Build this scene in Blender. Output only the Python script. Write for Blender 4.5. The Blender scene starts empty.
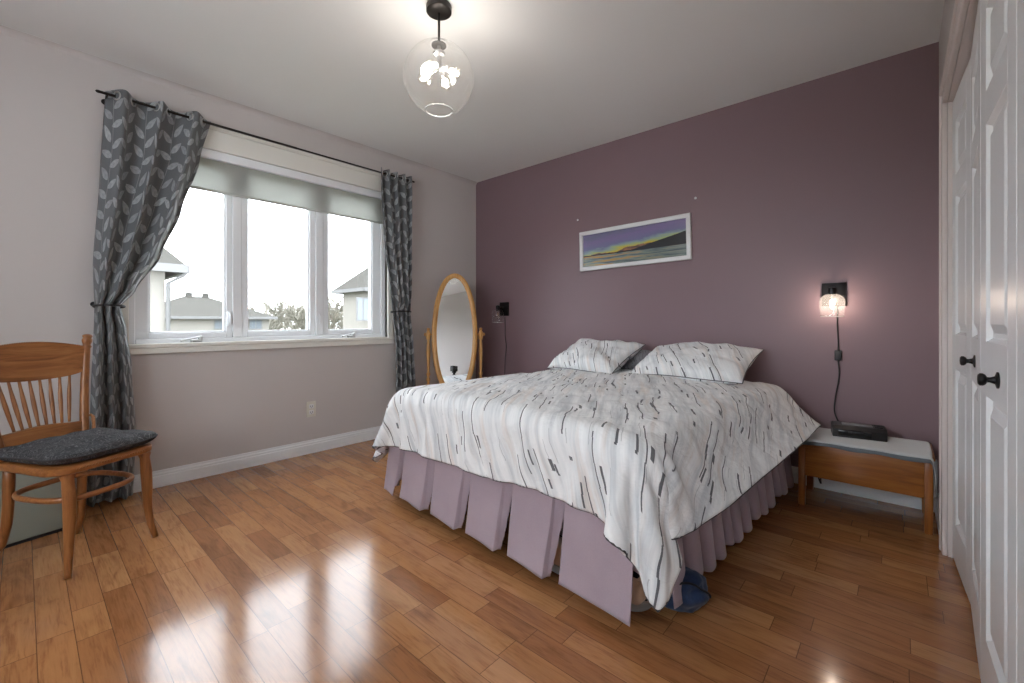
import bpy, bmesh, math, random
import numpy as np
from mathutils import Vector, Matrix, noise
PI = math.pi
R = math.radians
scene = bpy.context.scene
COL = scene.collection
random.seed(4)

# ------------------------------------------------------------------ helpers
def bx(bm, x0, x1, y0, y1, z0, z1, bev=0.0, seg=2):
    vs = [bm.verts.new((x, y, z)) for z in (z0, z1) for y in (y0, y1) for x in (x0, x1)]
    idx = [(0, 2, 3, 1), (4, 5, 7, 6), (0, 1, 5, 4), (2, 6, 7, 3), (0, 4, 6, 2), (1, 3, 7, 5)]
    fs = [bm.faces.new([vs[i] for i in f]) for f in idx]
    if bev > 0:
        es = list({e for f in fs for e in f.edges})
        bmesh.ops.bevel(bm, geom=es, offset=bev, segments=seg, affect='EDGES', profile=0.5)
    return vs

def frame_of(d):
    d = d.normalized()
    up = Vector((0, 0, 1)) if abs(d.z) < 0.95 else Vector((1, 0, 0))
    a = d.cross(up).normalized()
    b = a.cross(d).normalized()
    return a, b

def tube(bm, pts, rads, n=12, closed=False, cap=True, squash=1.0):
    pts = [Vector(p) for p in pts]
    if not hasattr(rads, '__len__'):
        rads = [rads] * len(pts)
    rings = []
    m = len(pts)
    pa = None
    for i, p in enumerate(pts):
        if closed:
            d = pts[(i + 1) % m] - pts[i - 1]
        else:
            d = pts[min(i + 1, m - 1)] - pts[max(i - 1, 0)]
        if pa is None:
            a, b = frame_of(d)
        else:
            dn = d.normalized()
            a = (pa - dn * pa.dot(dn)).normalized()
            b = a.cross(dn).normalized()
        pa = a
        rings.append([bm.verts.new(p + (a * math.cos(2 * PI * k / n) + b * math.sin(2 * PI * k / n) * squash) * rads[i]) for k in range(n)])
    rng = range(m) if closed else range(m - 1)
    for i in rng:
        r0, r1 = rings[i], rings[(i + 1) % m]
        for k in range(n):
            bm.faces.new((r0[k], r0[(k + 1) % n], r1[(k + 1) % n], r1[k]))
    if cap and not closed:
        bm.faces.new(rings[0][::-1])
        bm.faces.new(rings[-1])
    return rings

def lathe(bm, prof, n=24, M=None, cap=True):
    """prof: list of (radius, z); axis z, transformed by M"""
    M = M or Matrix()
    rings = []
    for r, z in prof:
        rings.append([bm.verts.new(M @ Vector((r * math.cos(2 * PI * k / n), r * math.sin(2 * PI * k / n), z))) for k in range(n)])
    for a, b in zip(rings, rings[1:]):
        for k in range(n):
            bm.faces.new((a[k], a[(k + 1) % n], b[(k + 1) % n], b[k]))
    if cap:
        if prof[0][0] > 1e-5: bm.faces.new(rings[0][::-1])
        if prof[-1][0] > 1e-5: bm.faces.new(rings[-1])

def prism(bm, poly, h0, h1, M=None, bev=0.0):
    """poly in xy, extruded z h0..h1, transformed by M"""
    M = M or Matrix()
    lo = [bm.verts.new(M @ Vector((x, y, h0))) for x, y in poly]
    hi = [bm.verts.new(M @ Vector((x, y, h1))) for x, y in poly]
    fs = [bm.faces.new(lo[::-1]), bm.faces.new(hi)]
    n = len(poly)
    for i in range(n):
        fs.append(bm.faces.new((lo[i], lo[(i + 1) % n], hi[(i + 1) % n], hi[i])))
    if bev:
        es = list({e for f in fs[:2] for e in f.edges})
        bmesh.ops.bevel(bm, geom=es, offset=bev, segments=2, affect='EDGES', profile=0.5)

def grid(bm, fn, nu, nv, uvfn=None, close_u=False):
    vs = [[bm.verts.new(fn(i / nu, j / nv)) for i in range(nu if close_u else nu + 1)] for j in range(nv + 1)]
    uvl = bm.loops.layers.uv.verify() if uvfn else None
    for j in range(nv):
        for i in range(nu):
            i2 = (i + 1) % nu if close_u else i + 1
            f = bm.faces.new((vs[j][i], vs[j][i2], vs[j + 1][i2], vs[j + 1][i]))
            if uvl:
                for l, (a, b) in zip(f.loops, ((i, j), (i + 1, j), (i + 1, j + 1), (i, j + 1))):
                    l[uvl].uv = uvfn(a / nu, b / nv)
    return vs

def new():
    return bmesh.new()

def obj(name, bm, mat, parent=None, smooth=None, local=False):
    """links bm as ONE mesh. With a parent, world coordinates are turned into the parent's frame unless local."""
    bmesh.ops.recalc_face_normals(bm, faces=bm.faces)
    me = bpy.data.meshes.new(name)
    if parent is not None and not local:
        bmesh.ops.transform(bm, matrix=wm(parent).inverted(), verts=bm.verts)
    bm.to_mesh(me); bm.free()
    me.materials.append(mat)
    o = bpy.data.objects.new(name, me)
    COL.objects.link(o)
    if parent is not None:
        o.parent = parent
    if smooth is not None:
        me.polygons.foreach_set('use_smooth', [True] * len(me.polygons))
        if smooth < 180:
            me.set_sharp_from_angle(angle=R(smooth))
    return o

def wm(o):
    m = o.matrix_basis.copy()
    while o.parent is not None:
        o = o.parent
        m = o.matrix_basis @ m
    return m

def thing(name, label, cat, loc=(0, 0, 0), rotz=0.0, group=None):
    o = bpy.data.objects.new(name, None)
    COL.objects.link(o)
    o.empty_display_size = 0.1
    o.location = loc
    o.rotation_euler = (0, 0, rotz)
    return tag(o, label, cat, group)

def tag(o, label, cat, group=None):
    o['label'] = label; o['category'] = cat
    if group: o['group'] = group
    return o

def struct(name, bm, mat, parent=None, label=None, smooth=None):
    o = obj(name, bm, mat, parent, smooth)
    if parent is None:
        o['kind'] = 'structure'
    if label: o['label'] = label
    return o

# ------------------------------------------------------------------ node helper
class V:
    def __init__(s, sock, nt): s.s, s.nt = sock, nt
    def _m(s, op, *a):
        n = s.nt.nodes.new('ShaderNodeMath'); n.operation = op
        for i, x in enumerate((s,) + a):
            if isinstance(x, V): s.nt.links.new(x.s, n.inputs[i])
            else: n.inputs[i].default_value = x
        return V(n.outputs[0], s.nt)
    def __add__(s, o): return s._m('ADD', o)
    __radd__ = __add__
    def __mul__(s, o): return s._m('MULTIPLY', o)
    __rmul__ = __mul__
    def __sub__(s, o): return s._m('SUBTRACT', o)
    def __rsub__(s, o): return (s * -1.0) + o
    def __truediv__(s, o): return s._m('DIVIDE', o)
    def floor(s): return s._m('FLOOR')
    def fract(s): return s._m('FRACT')
    def abs(s): return s._m('ABSOLUTE')
    def sqrt(s): return s._m('SQRT')
    def sin(s): return s._m('SINE')
    def cos(s): return s._m('COSINE')
    def lt(s, o): return s._m('LESS_THAN', o)
    def gt(s, o): return s._m('GREATER_THAN', o)
    def mn(s, o): return s._m('MINIMUM', o)
    def mx(s, o): return s._m('MAXIMUM', o)
    def pw(s, o): return s._m('POWER', o)

class Mat:
    def __init__(s, name, col=(0.8, 0.8, 0.8), rough=0.5, metal=0.0, spec=0.5, **kw):
        s.m = bpy.data.materials.new(name); s.m.use_nodes = True
        s.nt = s.m.node_tree
        s.b = s.nt.nodes['Principled BSDF']
        s.out = s.nt.nodes['Material Output']
        s.b.inputs['Base Color'].default_value = (*col, 1)
        s.b.inputs['Roughness'].default_value = rough
        s.b.inputs['Metallic'].default_value = metal
        s.b.inputs['Specular IOR Level'].default_value = spec
        for k, v in kw.items():
            s.b.inputs[k.replace('_', ' ')].default_value = v
    def node(s, t, **p):
        n = s.nt.nodes.new(t)
        for k, v in p.items(): setattr(n, k, v)
        return n
    def val(s, sock): return V(sock, s.nt)
    def coord(s, kind='Object'):
        tc = s.node('ShaderNodeTexCoord')
        sp = s.node('ShaderNodeSeparateXYZ')
        s.nt.links.new(tc.outputs[kind], sp.inputs[0])
        s.vec = tc.outputs[kind]
        return [V(sp.outputs[i], s.nt) for i in range(3)]
    def comb(s, x, y=0.0, z=0.0):
        n = s.node('ShaderNodeCombineXYZ')
        for i, v in enumerate((x, y, z)):
            if isinstance(v, V): s.nt.links.new(v.s, n.inputs[i])
            else: n.inputs[i].default_value = v
        return n.outputs[0]
    def white(s, x, y=0.0, z=0.0):
        n = s.node('ShaderNodeTexWhiteNoise', noise_dimensions='3D')
        s.nt.links.new(s.comb(x, y, z), n.inputs[0])
        return V(n.outputs[0], s.nt)
    def noise(s, vec, scale=5, detail=3, rough=0.5, dist=0.0):
        n = s.node('ShaderNodeTexNoise')
        if vec is not None: s.nt.links.new(vec, n.inputs['Vector'])
        n.inputs['Scale'].default_value = scale
        n.inputs['Detail'].default_value = detail
        n.inputs['Roughness'].default_value = rough
        n.inputs['Distortion'].default_value = dist
        return V(n.outputs[0], s.nt)
    def wave(s, vec, scale, dist=5, detail=2, direction='X'):
        n = s.node('ShaderNodeTexWave', bands_direction=direction)
        s.nt.links.new(vec, n.inputs['Vector'])
        n.inputs['Scale'].default_value = scale
        n.inputs['Distortion'].default_value = dist
        n.inputs['Detail'].default_value = detail
        return V(n.outputs['Fac'], s.nt)
    def ramp(s, v, stops):
        n = s.node('ShaderNodeValToRGB')
        s.nt.links.new(v.s, n.inputs[0])
        cr = n.color_ramp
        while len(cr.elements) < len(stops): cr.elements.new(0.5)
        for e, (p, c) in zip(cr.elements, stops):
            e.position = p; e.color = (*c, 1) if len(c) == 3 else c
        return n.outputs[0]
    def mix(s, f, a, b, mode='MIX'):
        n = s.node('ShaderNodeMix', data_type='RGBA', blend_type=mode)
        if isinstance(f, V): s.nt.links.new(f.s, n.inputs[0])
        else: n.inputs[0].default_value = f
        for i, x in ((6, a), (7, b)):
            if isinstance(x, tuple): n.inputs[i].default_value = (*x, 1)
            else: s.nt.links.new(x, n.inputs[i])
        return n.outputs[2]
    def color(s, sock): s.nt.links.new(sock, s.b.inputs['Base Color'])
    def rough(s, v): s.nt.links.new(v.s, s.b.inputs['Roughness'])
    def bump(s, v, strength=0.3, dist=0.002):
        n = s.node('ShaderNodeBump')
        n.inputs['Strength'].default_value = strength
        n.inputs['Distance'].default_value = dist
        s.nt.links.new(v.s, n.inputs['Height'])
        s.nt.links.new(n.outputs[0], s.b.inputs['Normal'])

def smoothstep(a, b, x):
    t = max(0.0, min(1.0, (x - a) / (b - a)))
    return t * t * (3 - 2 * t)

def interp(pts, x):
    if x <= pts[0][0]: return pts[0][1]
    for (a, va), (b, vb) in zip(pts, pts[1:]):
        if x <= b:
            t = (x - a) / (b - a)
            t = t * t * (3 - 2 * t) * 0.5 + t * 0.5
            return va + (vb - va) * t
    return pts[-1][1]

# ------------------------------------------------------------------ materials
def paint(name, col, rough=0.55, b=0.12):
    m = Mat(name, col, rough, spec=0.35)
    m.coord()
    n = m.noise(m.vec, 160, 3)
    m.bump(n, b, 0.001)
    return m.m
WALL = paint('wall_paint', (0.56, 0.522, 0.508))
ACCENT = paint('plum_wall_paint', (0.218, 0.144, 0.160), 0.42)
CEIL = paint('ceiling_paint', (0.76, 0.755, 0.745), 0.7)
TRIM = paint('white_trim_paint', (0.80, 0.81, 0.82), 0.3, 0.02)
CASING = paint('cream_casing_paint', (0.78, 0.77, 0.715), 0.35, 0.02)
CLOSETCASE = paint('closet_casing_paint', (0.66, 0.59, 0.57), 0.4, 0.02)
VINYL = Mat('window_vinyl', (0.84, 0.865, 0.89), 0.35).m
DOORW = paint('closet_door_paint', (0.78, 0.80, 0.82), 0.3, 0.03)
BLACK = Mat('black_metal', (0.012, 0.011, 0.012), 0.35, 0.6).m
MATBLACK = Mat('black_plastic', (0.015, 0.015, 0.017), 0.45).m
DARKBRONZE = Mat('dark_bronze', (0.02, 0.016, 0.014), 0.4, 0.5).m
STEEL = Mat('satin_steel', (0.5, 0.5, 0.5), 0.35, 1.0).m
IVORY = Mat('ivory_plastic', (0.66, 0.64, 0.56), 0.4).m
WHITEPL = Mat('white_plastic', (0.75, 0.76, 0.77), 0.4).m

def floor_mat():
    m = Mat('maple_plank_floor', rough=0.16, spec=0.45)
    x, y, z = m.coord('Object')
    h = 0.0826
    r = (y / h).floor()
    fy = (y / h).fract()
    ro = m.white(r, 3.7)
    rl = m.white(r, 9.1) * 0.35 + 0.55
    xs = x / rl + ro * 17.0
    # each plank splits its cell at a random spot so the lengths vary
    c = xs.floor(); fx = xs.fract()
    sp = m.white(c, r, 5.5) * 0.5 + 0.25
    half = fx.gt(sp)
    pid = c * 2.0 + half
    w1 = m.white(pid, r, 1.0)
    w2 = m.white(pid, r, 2.0)
    # seams
    dx = fx.mn(1.0 - fx).mn((fx - sp).abs()) * rl
    dy = fy.mn(1.0 - fy) * h
    d = dx.mn(dy)
    seam = d.lt(0.0011)
    # grain
    off = w1 * 30.0
    gv = m.comb(x * 1.6 + off, y * 14.0, w2 * 10.0)
    g = m.noise(gv, 3.2, 6, 0.62, 1.2)
    gv2 = m.comb(x * 3.0 + off, y * 70.0, w2 * 10.0)
    g2 = m.noise(gv2, 3.0, 4, 0.6, 0.4)
    cloud = m.noise(m.comb(x * 1.3 + off, y * 5.0, w1 * 5.0), 3.0, 3, 0.55, 0.8)
    base = m.ramp(w1, [(0.0, (0.275, 0.115, 0.045)), (0.3, (0.345, 0.152, 0.060)), (0.6, (0.395, 0.183, 0.074)), (0.85, (0.44, 0.215, 0.092)), (1.0, (0.315, 0.135, 0.055))])
    gr = m.ramp(g * 0.65 + g2 * 0.35, [(0.3, (0.60, 0.52, 0.48)), (0.5, (0.97, 0.96, 0.95)), (0.72, (1.12, 1.12, 1.14))])
    col = m.mix(1.0, base, gr, 'MULTIPLY')
    cl = m.ramp(cloud, [(0.28, (0.66, 0.60, 0.56)), (0.45, (1, 1, 1)), (0.75, (1.12, 1.1, 1.08))])
    col = m.mix(0.8, col, cl, 'MULTIPLY')
    col = m.mix(seam * 0.75, col, (0.07, 0.028, 0.012))
    m.color(col)
    m.rough(g2 * 0.05 + w2 * 0.03 + 0.11)
    wob = m.noise(m.comb(x * 1.0, y * 2.0, 0.0), 6.0, 2)
    hgt = (d / 0.003).mn(1.0) * 0.12 + wob * 0.9 + g2 * 0.05 + w2 * 0.3
    m.bump(hgt, 0.16, 0.002)
    m.b.inputs['Coat Weight'].default_value = 0.15
    m.b.inputs['Coat Roughness'].default_value = 0.1
    return m.m
FLOOR = floor_mat()

def wood(name, dark, mid, light, scale=1.0, rough=0.32, axis=0):
    m = Mat(name, mid, rough, spec=0.45)
    c = m.coord('Object')
    k = [10.0, 10.0, 10.0]; k[axis] = 0.9
    v = m.comb(c[0] * k[0], c[1] * k[1], c[2] * k[2])
    n = m.noise(v, 3.0 * scale, 5, 0.6, 1.4)
    k = [60.0, 60.0, 60.0]; k[axis] = 2.5
    v2 = m.comb(c[0] * k[0], c[1] * k[1], c[2] * k[2])
    n2 = m.noise(v2, 2.0 * scale, 3, 0.6)
    m.color(m.ramp(n * 0.7 + n2 * 0.3, [(0.3, dark), (0.5, mid), (0.7, light)]))
    m.bump(n2, 0.1, 0.001)
    return m.m
OAK_Z = wood('golden_oak_upright', (0.13, 0.045, 0.013), (0.28, 0.108, 0.032), (0.38, 0.165, 0.055), axis=2)
OAK_Y = wood('golden_oak_across', (0.14, 0.048, 0.014), (0.30, 0.115, 0.034), (0.40, 0.175, 0.058), axis=1)
OAK_SHINE = wood('bentwood_oak', (0.18, 0.065, 0.02), (0.32, 0.128, 0.042), (0.42, 0.185, 0.065), axis=1, rough=0.28)
HONEY = wood('honey_pine', (0.42, 0.20, 0.055), (0.55, 0.29, 0.09), (0.66, 0.38, 0.14), axis=2, rough=0.3)
STAND = wood('amber_stained_pine', (0.17, 0.055, 0.012), (0.30, 0.105, 0.022), (0.38, 0.15, 0.038), axis=0, rough=0.3)
STANDZ = wood('amber_stained_pine_leg', (0.17, 0.055, 0.012), (0.29, 0.10, 0.022), (0.37, 0.145, 0.038), axis=2, rough=0.3)

def curtain_mat():
    m = Mat('grey_leaf_curtain', rough=0.75, spec=0.3, Sheen_Weight=0.15)
    u, v, w = m.coord('UV')
    # climbing sprigs: a wavy stem with lens shaped leaves on both sides, repeated in columns
    CW, CH = 0.160, 0.112
    un = u + (v * 9.0).sin() * 0.012
    ci = (un / CW).floor()
    fu = ((un / CW).fract() - 0.5) * CW
    vv = v + m.white(ci, 2.0) * 0.3
    stem = fu.abs().lt(0.0016)
    mask = stem * 0.6
    vein = None
    for side, ph in ((1, 0.0), (-1, 0.5)):
        q = vv / CH + ph
        rj = q.floor()
        fv = (q.fract() - 0.5) * CH
        rnd = m.white(ci, rj, 4.0 + side)
        ang = m.white(ci, rj, 8.0 + side) * 0.9 + 0.25
        ca, sa = ang.cos(), ang.sin()
        px = fu * side - 0.042
        py = fv - 0.004
        p = px * ca + py * sa
        r = py * ca - px * sa
        L = rnd * 0.012 + 0.046
        t = p / L
        wdt = (1.0 - t * t).mx(0.0) * (1.0 - t * 0.25) * 0.0205
        inside = (r.abs() - wdt).lt(0.0) * t.abs().lt(1.0)
        rib = r.abs().lt(0.0009)
        side_rib = ((p * 0.9 + r.abs()) * 180.0).sin() * 0.12 + 0.88
        tone = inside * (0.62 + rnd * 0.38) * side_rib * (1.0 - rib * 0.45)
        mask = mask.mx(tone)
    weave = m.noise(m.comb(u * 60.0, v * 220.0, 0.0), 3.0, 2)
    patch = m.noise(m.comb(u * 14.0, v * 14.0, 1.0), 1.0, 2)
    mask = (mask * (patch * 0.6 + 0.6)).mn(1.0)
    basec = m.ramp(weave, [(0.3, (0.105, 0.111, 0.118)), (0.7, (0.150, 0.157, 0.165))])
    m.color(m.mix(mask, basec, (0.42, 0.445, 0.46)))
    m.bump(weave + mask * 0.5, 0.25, 0.001)
    return m.m
CURTAIN = curtain_mat()

def duvet_mat(name='birch_print_cotton', tint=(1, 1, 1), dens=1.0):
    m = Mat(name, rough=0.8, spec=0.2, Sheen_Weight=0.1)
    u, v, w = m.coord('UV')
    warp = m.noise(m.comb(u * 2.2, v * 1.5, 0.0), 1.0, 2) - 0.5
    warp2 = m.noise(m.comb(u * 3.0, v * 9.0, 4.0), 1.0, 2) - 0.5
    su = u + warp * 0.15 + v * 0.58
    def streaks(NU, LV, wd, prob, seed, jag):
        uu = su + warp2 * jag
        cu = (uu * NU).floor(); fu = (uu * NU).fract()
        o = m.white(cu, seed)
        q = v / LV + o * 7.0
        cv = q.floor(); fv = q.fract()
        a = m.white(cu, cv, seed + 1.0)
        pos = m.white(cu, cv, seed + 2.0) * 0.6 + 0.2
        ln = m.white(cu, cv, seed + 3.0)
        wob = ((v * 14.0 + a * 20.0).floor() * 1.7).sin() * 0.03
        line = (fu - pos + wob).abs().lt(wd * NU)
        return line * a.lt(prob * dens) * fv.lt(ln * 0.6 + 0.25)
    s1 = streaks(14.0, 0.36, 0.0028, 0.62, 11.0, 0.008)
    s2 = streaks(13.0, 0.10, 0.0048, 0.32, 23.0, 0.012)
    s3 = streaks(22.0, 0.16, 0.0014, 0.30, 37.0, 0.05)
    s4 = streaks(9.0, 0.045, 0.008, 0.035, 51.0, 0.01)
    gsh = m.noise(m.comb(su * 22.0, v * 2.2, 2.0), 1.0, 4, 0.6)
    bsh = m.noise(m.comb(su * 16.0, v * 1.7, 9.0), 1.0, 3, 0.6)
    base = m.ramp(gsh, [(0.34, (0.56, 0.585, 0.61)), (0.50, (0.76, 0.775, 0.785)), (0.66, (0.86, 0.865, 0.87))])
    beige = m.ramp(bsh, [(0.54, (1, 1, 1)), (0.66, (0.90, 0.815, 0.76))])
    base = m.mix(0.8, base, beige, 'MULTIPLY')
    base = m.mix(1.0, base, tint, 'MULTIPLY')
    base = m.mix(s3 * 0.5, base, (0.22, 0.22, 0.24))
    base = m.mix(s1.mx(s2).mx(s4) * 0.92, base, (0.075, 0.077, 0.088))
    m.color(base)
    wv = m.noise(m.comb(u * 500.0, v * 500.0, 0.0), 1.0, 1)
    cr = m.noise(m.comb(u * 5.0, v * 5.0, 0.0), 1.6, 4, 0.55, 0.6)
    fold = m.noise(m.comb(su * 7.0, v * 2.2 - u * 1.5, 3.0), 1.0, 3, 0.5, 1.2)
    m.bump(cr * 0.8 + fold * 0.9 + wv * 0.01, 0.6, 0.028)
    return m.m
DUVET = duvet_mat()
SHAM_DARK = duvet_mat('birch_print_cotton_dark_grey', (0.30, 0.29, 0.32), 1.4)  # dark grey print, the small rear pillow's own colour

def fabric(name, col, col2, scale=300, rough=0.85):
    m = Mat(name, col, rough, spec=0.2, Sheen_Weight=0.2)
    m.coord()
    n = m.noise(m.vec, scale, 3)
    n2 = m.noise(m.vec, 6, 3)
    m.color(m.ramp(n * 0.4 + n2 * 0.6, [(0.3, col2), (0.65, col)]))
    m.bump(n, 0.3, 0.001)
    return m.m
SKIRT = fabric('mauve_bed_skirt_cotton', (0.40, 0.32, 0.362), (0.33, 0.262, 0.305))
def cushion_mat():
    m = Mat('charcoal_scroll_cushion', rough=0.85, spec=0.15)
    m.coord()
    n = m.noise(m.vec, 22, 2, 0.5, 3.0)
    ln = (n - 0.5).abs().lt(0.022)
    f = m.noise(m.vec, 240, 2)
    base = m.ramp(f, [(0.35, (0.030, 0.030, 0.033)), (0.7, (0.056, 0.056, 0.060))])
    m.color(m.mix(ln * 0.55, base, (0.20, 0.20, 0.205)))
    m.bump(f + n, 0.4, 0.003)
    return m.m
CUSHION = cushion_mat()
WHITECLOTH = fabric('white_linen', (0.66, 0.69, 0.70), (0.58, 0.61, 0.63))
GREYCLOTH = fabric('grey_cloth_border', (0.18, 0.205, 0.23), (0.14, 0.16, 0.18))
NAVY = fabric('navy_nylon', (0.022, 0.048, 0.12), (0.010, 0.022, 0.06), 120, 0.55)
BEIGE = fabric('beige_canvas', (0.62, 0.47, 0.35), (0.55, 0.41, 0.30))
MATTRESS = fabric('mattress_ticking', (0.64, 0.53, 0.43), (0.58, 0.48, 0.39))
GREENBOX = Mat('sage_green_plastic', (0.30, 0.335, 0.285), 0.5).m
CORDM = Mat('black_cord', (0.012, 0.012, 0.013), 0.5).m
BLINDM = fabric('off_white_shade_cloth', (0.52, 0.525, 0.50), (0.50, 0.505, 0.48), 500)
def shade_cloth_mat():
    m = Mat('translucent_shade_cloth', (0.62, 0.62, 0.59), 0.9, spec=0.1)
    tl_ = m.node('ShaderNodeBsdfTranslucent'); tl_.inputs[0].default_value = (0.55, 0.56, 0.54, 1)
    mh = m.node('ShaderNodeMixShader'); mh.inputs[0].default_value = 0.60
    m.nt.links.new(m.b.outputs[0], mh.inputs[1]); m.nt.links.new(tl_.outputs[0], mh.inputs[2])
    m.nt.links.new(mh.outputs[0], m.out.inputs[0])
    return m.m
SHADECLOTH = shade_cloth_mat()
TIEB = Mat('black_tieback', (0.02, 0.02, 0.022), 0.5).m

def glass_mat(name, refl=1.0, tint=(1, 1, 1), haze=0.0):
    m = bpy.data.materials.new(name); m.use_nodes = True
    nt = m.node_tree
    for n in list(nt.nodes):
        if n.type != 'OUTPUT_MATERIAL': nt.nodes.remove(n)
    out = [n for n in nt.nodes if n.type == 'OUTPUT_MATERIAL'][0]
    tr = nt.nodes.new('ShaderNodeBsdfTransparent'); tr.inputs[0].default_value = (*tint, 1)
    gl = nt.nodes.new('ShaderNodeBsdfGlossy'); gl.inputs['Roughness'].default_value = 0.02
    lw = nt.nodes.new('ShaderNodeLayerWeight'); lw.inputs[0].default_value = 0.5
    pw = nt.nodes.new('ShaderNodeMath'); pw.operation = 'POWER'; pw.inputs[1].default_value = 4.0
    mu = nt.nodes.new('ShaderNodeMath'); mu.operation = 'MULTIPLY_ADD'; mu.inputs[1].default_value = 0.55 * refl; mu.inputs[2].default_value = 0.045; mu.use_clamp = True
    mx = nt.nodes.new('ShaderNodeMixShader')
    nt.links.new(lw.outputs['Facing'], pw.inputs[0]); nt.links.new(pw.outputs[0], mu.inputs[0]); nt.links.new(mu.outputs[0], mx.inputs[0])
    nt.links.new(tr.outputs[0], mx.inputs[1]); nt.links.new(gl.outputs[0], mx.inputs[2])
    if haze:
        tl_ = nt.nodes.new('ShaderNodeBsdfTranslucent'); tl_.inputs[0].default_value = (0.9, 0.88, 0.86, 1)
        mh = nt.nodes.new('ShaderNodeMixShader'); mh.inputs[0].default_value = haze
        nt.links.new(mx.outputs[0], mh.inputs[1]); nt.links.new(tl_.outputs[0], mh.inputs[2])
        nt.links.new(mh.outputs[0], out.inputs[0])
    else:
        nt.links.new(mx.outputs[0], out.inputs[0])
    return m
GLASS = glass_mat('window_glass', 0.6)
LAMPGLASS = glass_mat('clear_lamp_glass', 1.3, (0.98, 0.98, 0.975), 0.015)
JARGLASS = glass_mat('seeded_jar_glass', 1.6, (0.97, 0.97, 0.965), 0.06)
BULBGLASS = glass_mat('bulb_glass', 1.0, (1.0, 0.98, 0.94))
MIRROR = Mat('mirror_silver', (0.86, 0.88, 0.89), 0.01, 1.0).m

def emis(name, col, st):
    m = Mat(name, (0.8, 0.8, 0.8))
    m.b.inputs['Emission Color'].default_value = (*col, 1)
    m.b.inputs['Emission Strength'].default_value = st
    return m.m
PEND_E = 150.0
FIL_P = emis('lit_pendant_filament', (1.0, 0.95, 0.90), PEND_E)
FIL_S = emis('lit_sconce_filament', (1.0, 0.84, 0.72), 170.0)

# ------------------------------------------------------------------ room shell
W, CH, YB = 3.477, 2.447, -4.5     # right wall, ceiling, wall behind the camera
TH = 0.16
bm = new(); bx(bm, -TH, W + 0.8, YB - TH, TH, -0.1, 0); struct('floor', bm, FLOOR)
bm = new(); bx(bm, -TH, W + 0.8, YB - TH, TH, CH, CH + 0.1); struct('ceiling', bm, CEIL)
# window opening in the left wall
WY0, WY1, WZ0, WZ1 = -2.765, -1.055, 0.858, 2.105
bm = new()
bx(bm, -TH, 0, YB, WY0, 0, CH); bx(bm, -TH, 0, WY1, 0, 0, CH)
bx(bm, -TH, 0, WY0, WY1, 0, WZ0); bx(bm, -TH, 0, WY0, WY1, WZ1, CH)
struct('wall_left', bm, WALL)
bm = new(); bx(bm, -TH, W + 0.8, 0, TH, 0, CH); struct('wall_back', bm, ACCENT)
FX0, FX1, FZ0, FZ1 = 1.35, 3.15, 0.80, 2.10  # opening for an invented window behind the camera, added for fill light
bm = new()
bx(bm, -TH, FX0, YB - TH, YB, 0, CH); bx(bm, FX1, W + 0.8, YB - TH, YB, 0, CH)
bx(bm, FX0, FX1, YB - TH, YB, 0, FZ0); bx(bm, FX0, FX1, YB - TH, YB, FZ1, CH)
struct('wall_front', bm, WALL)
bm = new()
for q in ((FX0, FX0 + 0.07, FZ0, FZ1), (FX1 - 0.07, FX1, FZ0, FZ1), (FX0 + 0.07, FX1 - 0.07, FZ0, FZ0 + 0.07), (FX0 + 0.07, FX1 - 0.07, FZ1 - 0.07, FZ1), (2.20, 2.30, FZ0 + 0.07, FZ1 - 0.07)):
    bx(bm, q[0], q[1], YB - 0.12, YB - 0.05, q[2], q[3], 0.004)
fill_win = struct('fill_window', bm, VINYL)  # unseen window, added to brighten the near walls
for a_, c_ in ((FX0 + 0.07, 2.20), (2.30, FX1 - 0.07)):
    bm = new(); bx(bm, a_, c_, YB - 0.09, YB - 0.086, FZ0 + 0.07, FZ1 - 0.07); struct('window_pane', bm, GLASS, fill_win)
# closet opening in the right wall
DY0, DY1, DZ = -2.30, -0.57, 1.915
bm = new()
bx(bm, W, W + 0.12, DY1 + 0.005, 0, 0, CH); bx(bm, W, W + 0.12, YB, DY0 - 0.005, 0, CH)
bx(bm, W, W + 0.12, DY0 - 0.005, DY1 + 0.005, DZ + 0.01, CH)
struct('wall_right', bm, WALL)
bm = new()
bx(bm, W + 0.70, W + 0.8, YB, 0, 0, CH)
struct('wall_closet', bm, WALL)

# baseboards with a moulded top
def baseboard(name, p0, p1, nx, ny, h=0.098):
    prof = [(0, 0), (0.016, 0), (0.016, h * 0.66), (0.012, h * 0.70), (0.012, h * 0.80), (0.007, h * 0.88), (0.006, h), (0, h)]
    bm = new()
    rings = []
    for p in (p0, p1):
        rings.append([bm.verts.new((p[0] + nx * a, p[1] + ny * a, b)) for a, b in prof])
    n = len(prof)
    for i in range(n):
        bm.faces.new((rings[0][i], rings[0][(i + 1) % n], rings[1][(i + 1) % n], rings[1][i]))
    bm.faces.new(rings[0]); bm.faces.new(rings[1][::-1])
    struct(name, bm, TRIM)
baseboard('baseboard_left', (0, YB), (0, 0), 1, 0)
baseboard('baseboard_back', (0.0, 0), (W, 0), 0, -1)
baseboard('baseboard_right', (W, -0.495), (W, 0), -1, 0)
baseboard('baseboard_front', (0, YB), (W, YB), 0, 1)

# ceiling-wall soft plaster cove above the window
bm = new()
prof = [(0, 0), (0.03, 0), (0.016, -0.007), (0.007, -0.016), (0, -0.03)]
for a, b in ((YB, 0),):
    r0 = [bm.verts.new((x, a, CH + z)) for x, z in prof]; r1 = [bm.verts.new((x, b, CH + z)) for x, z in prof]
    for i in range(len(prof) - 1): bm.faces.new((r0[i], r0[i + 1], r1[i + 1], r1[i]))
    bm.faces.new((r0[-1], r0[0], r1[0], r1[-1]))
    bm.faces.new(r0); bm.faces.new(r1[::-1])
struct('trim_1', bm, WALL)

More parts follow.
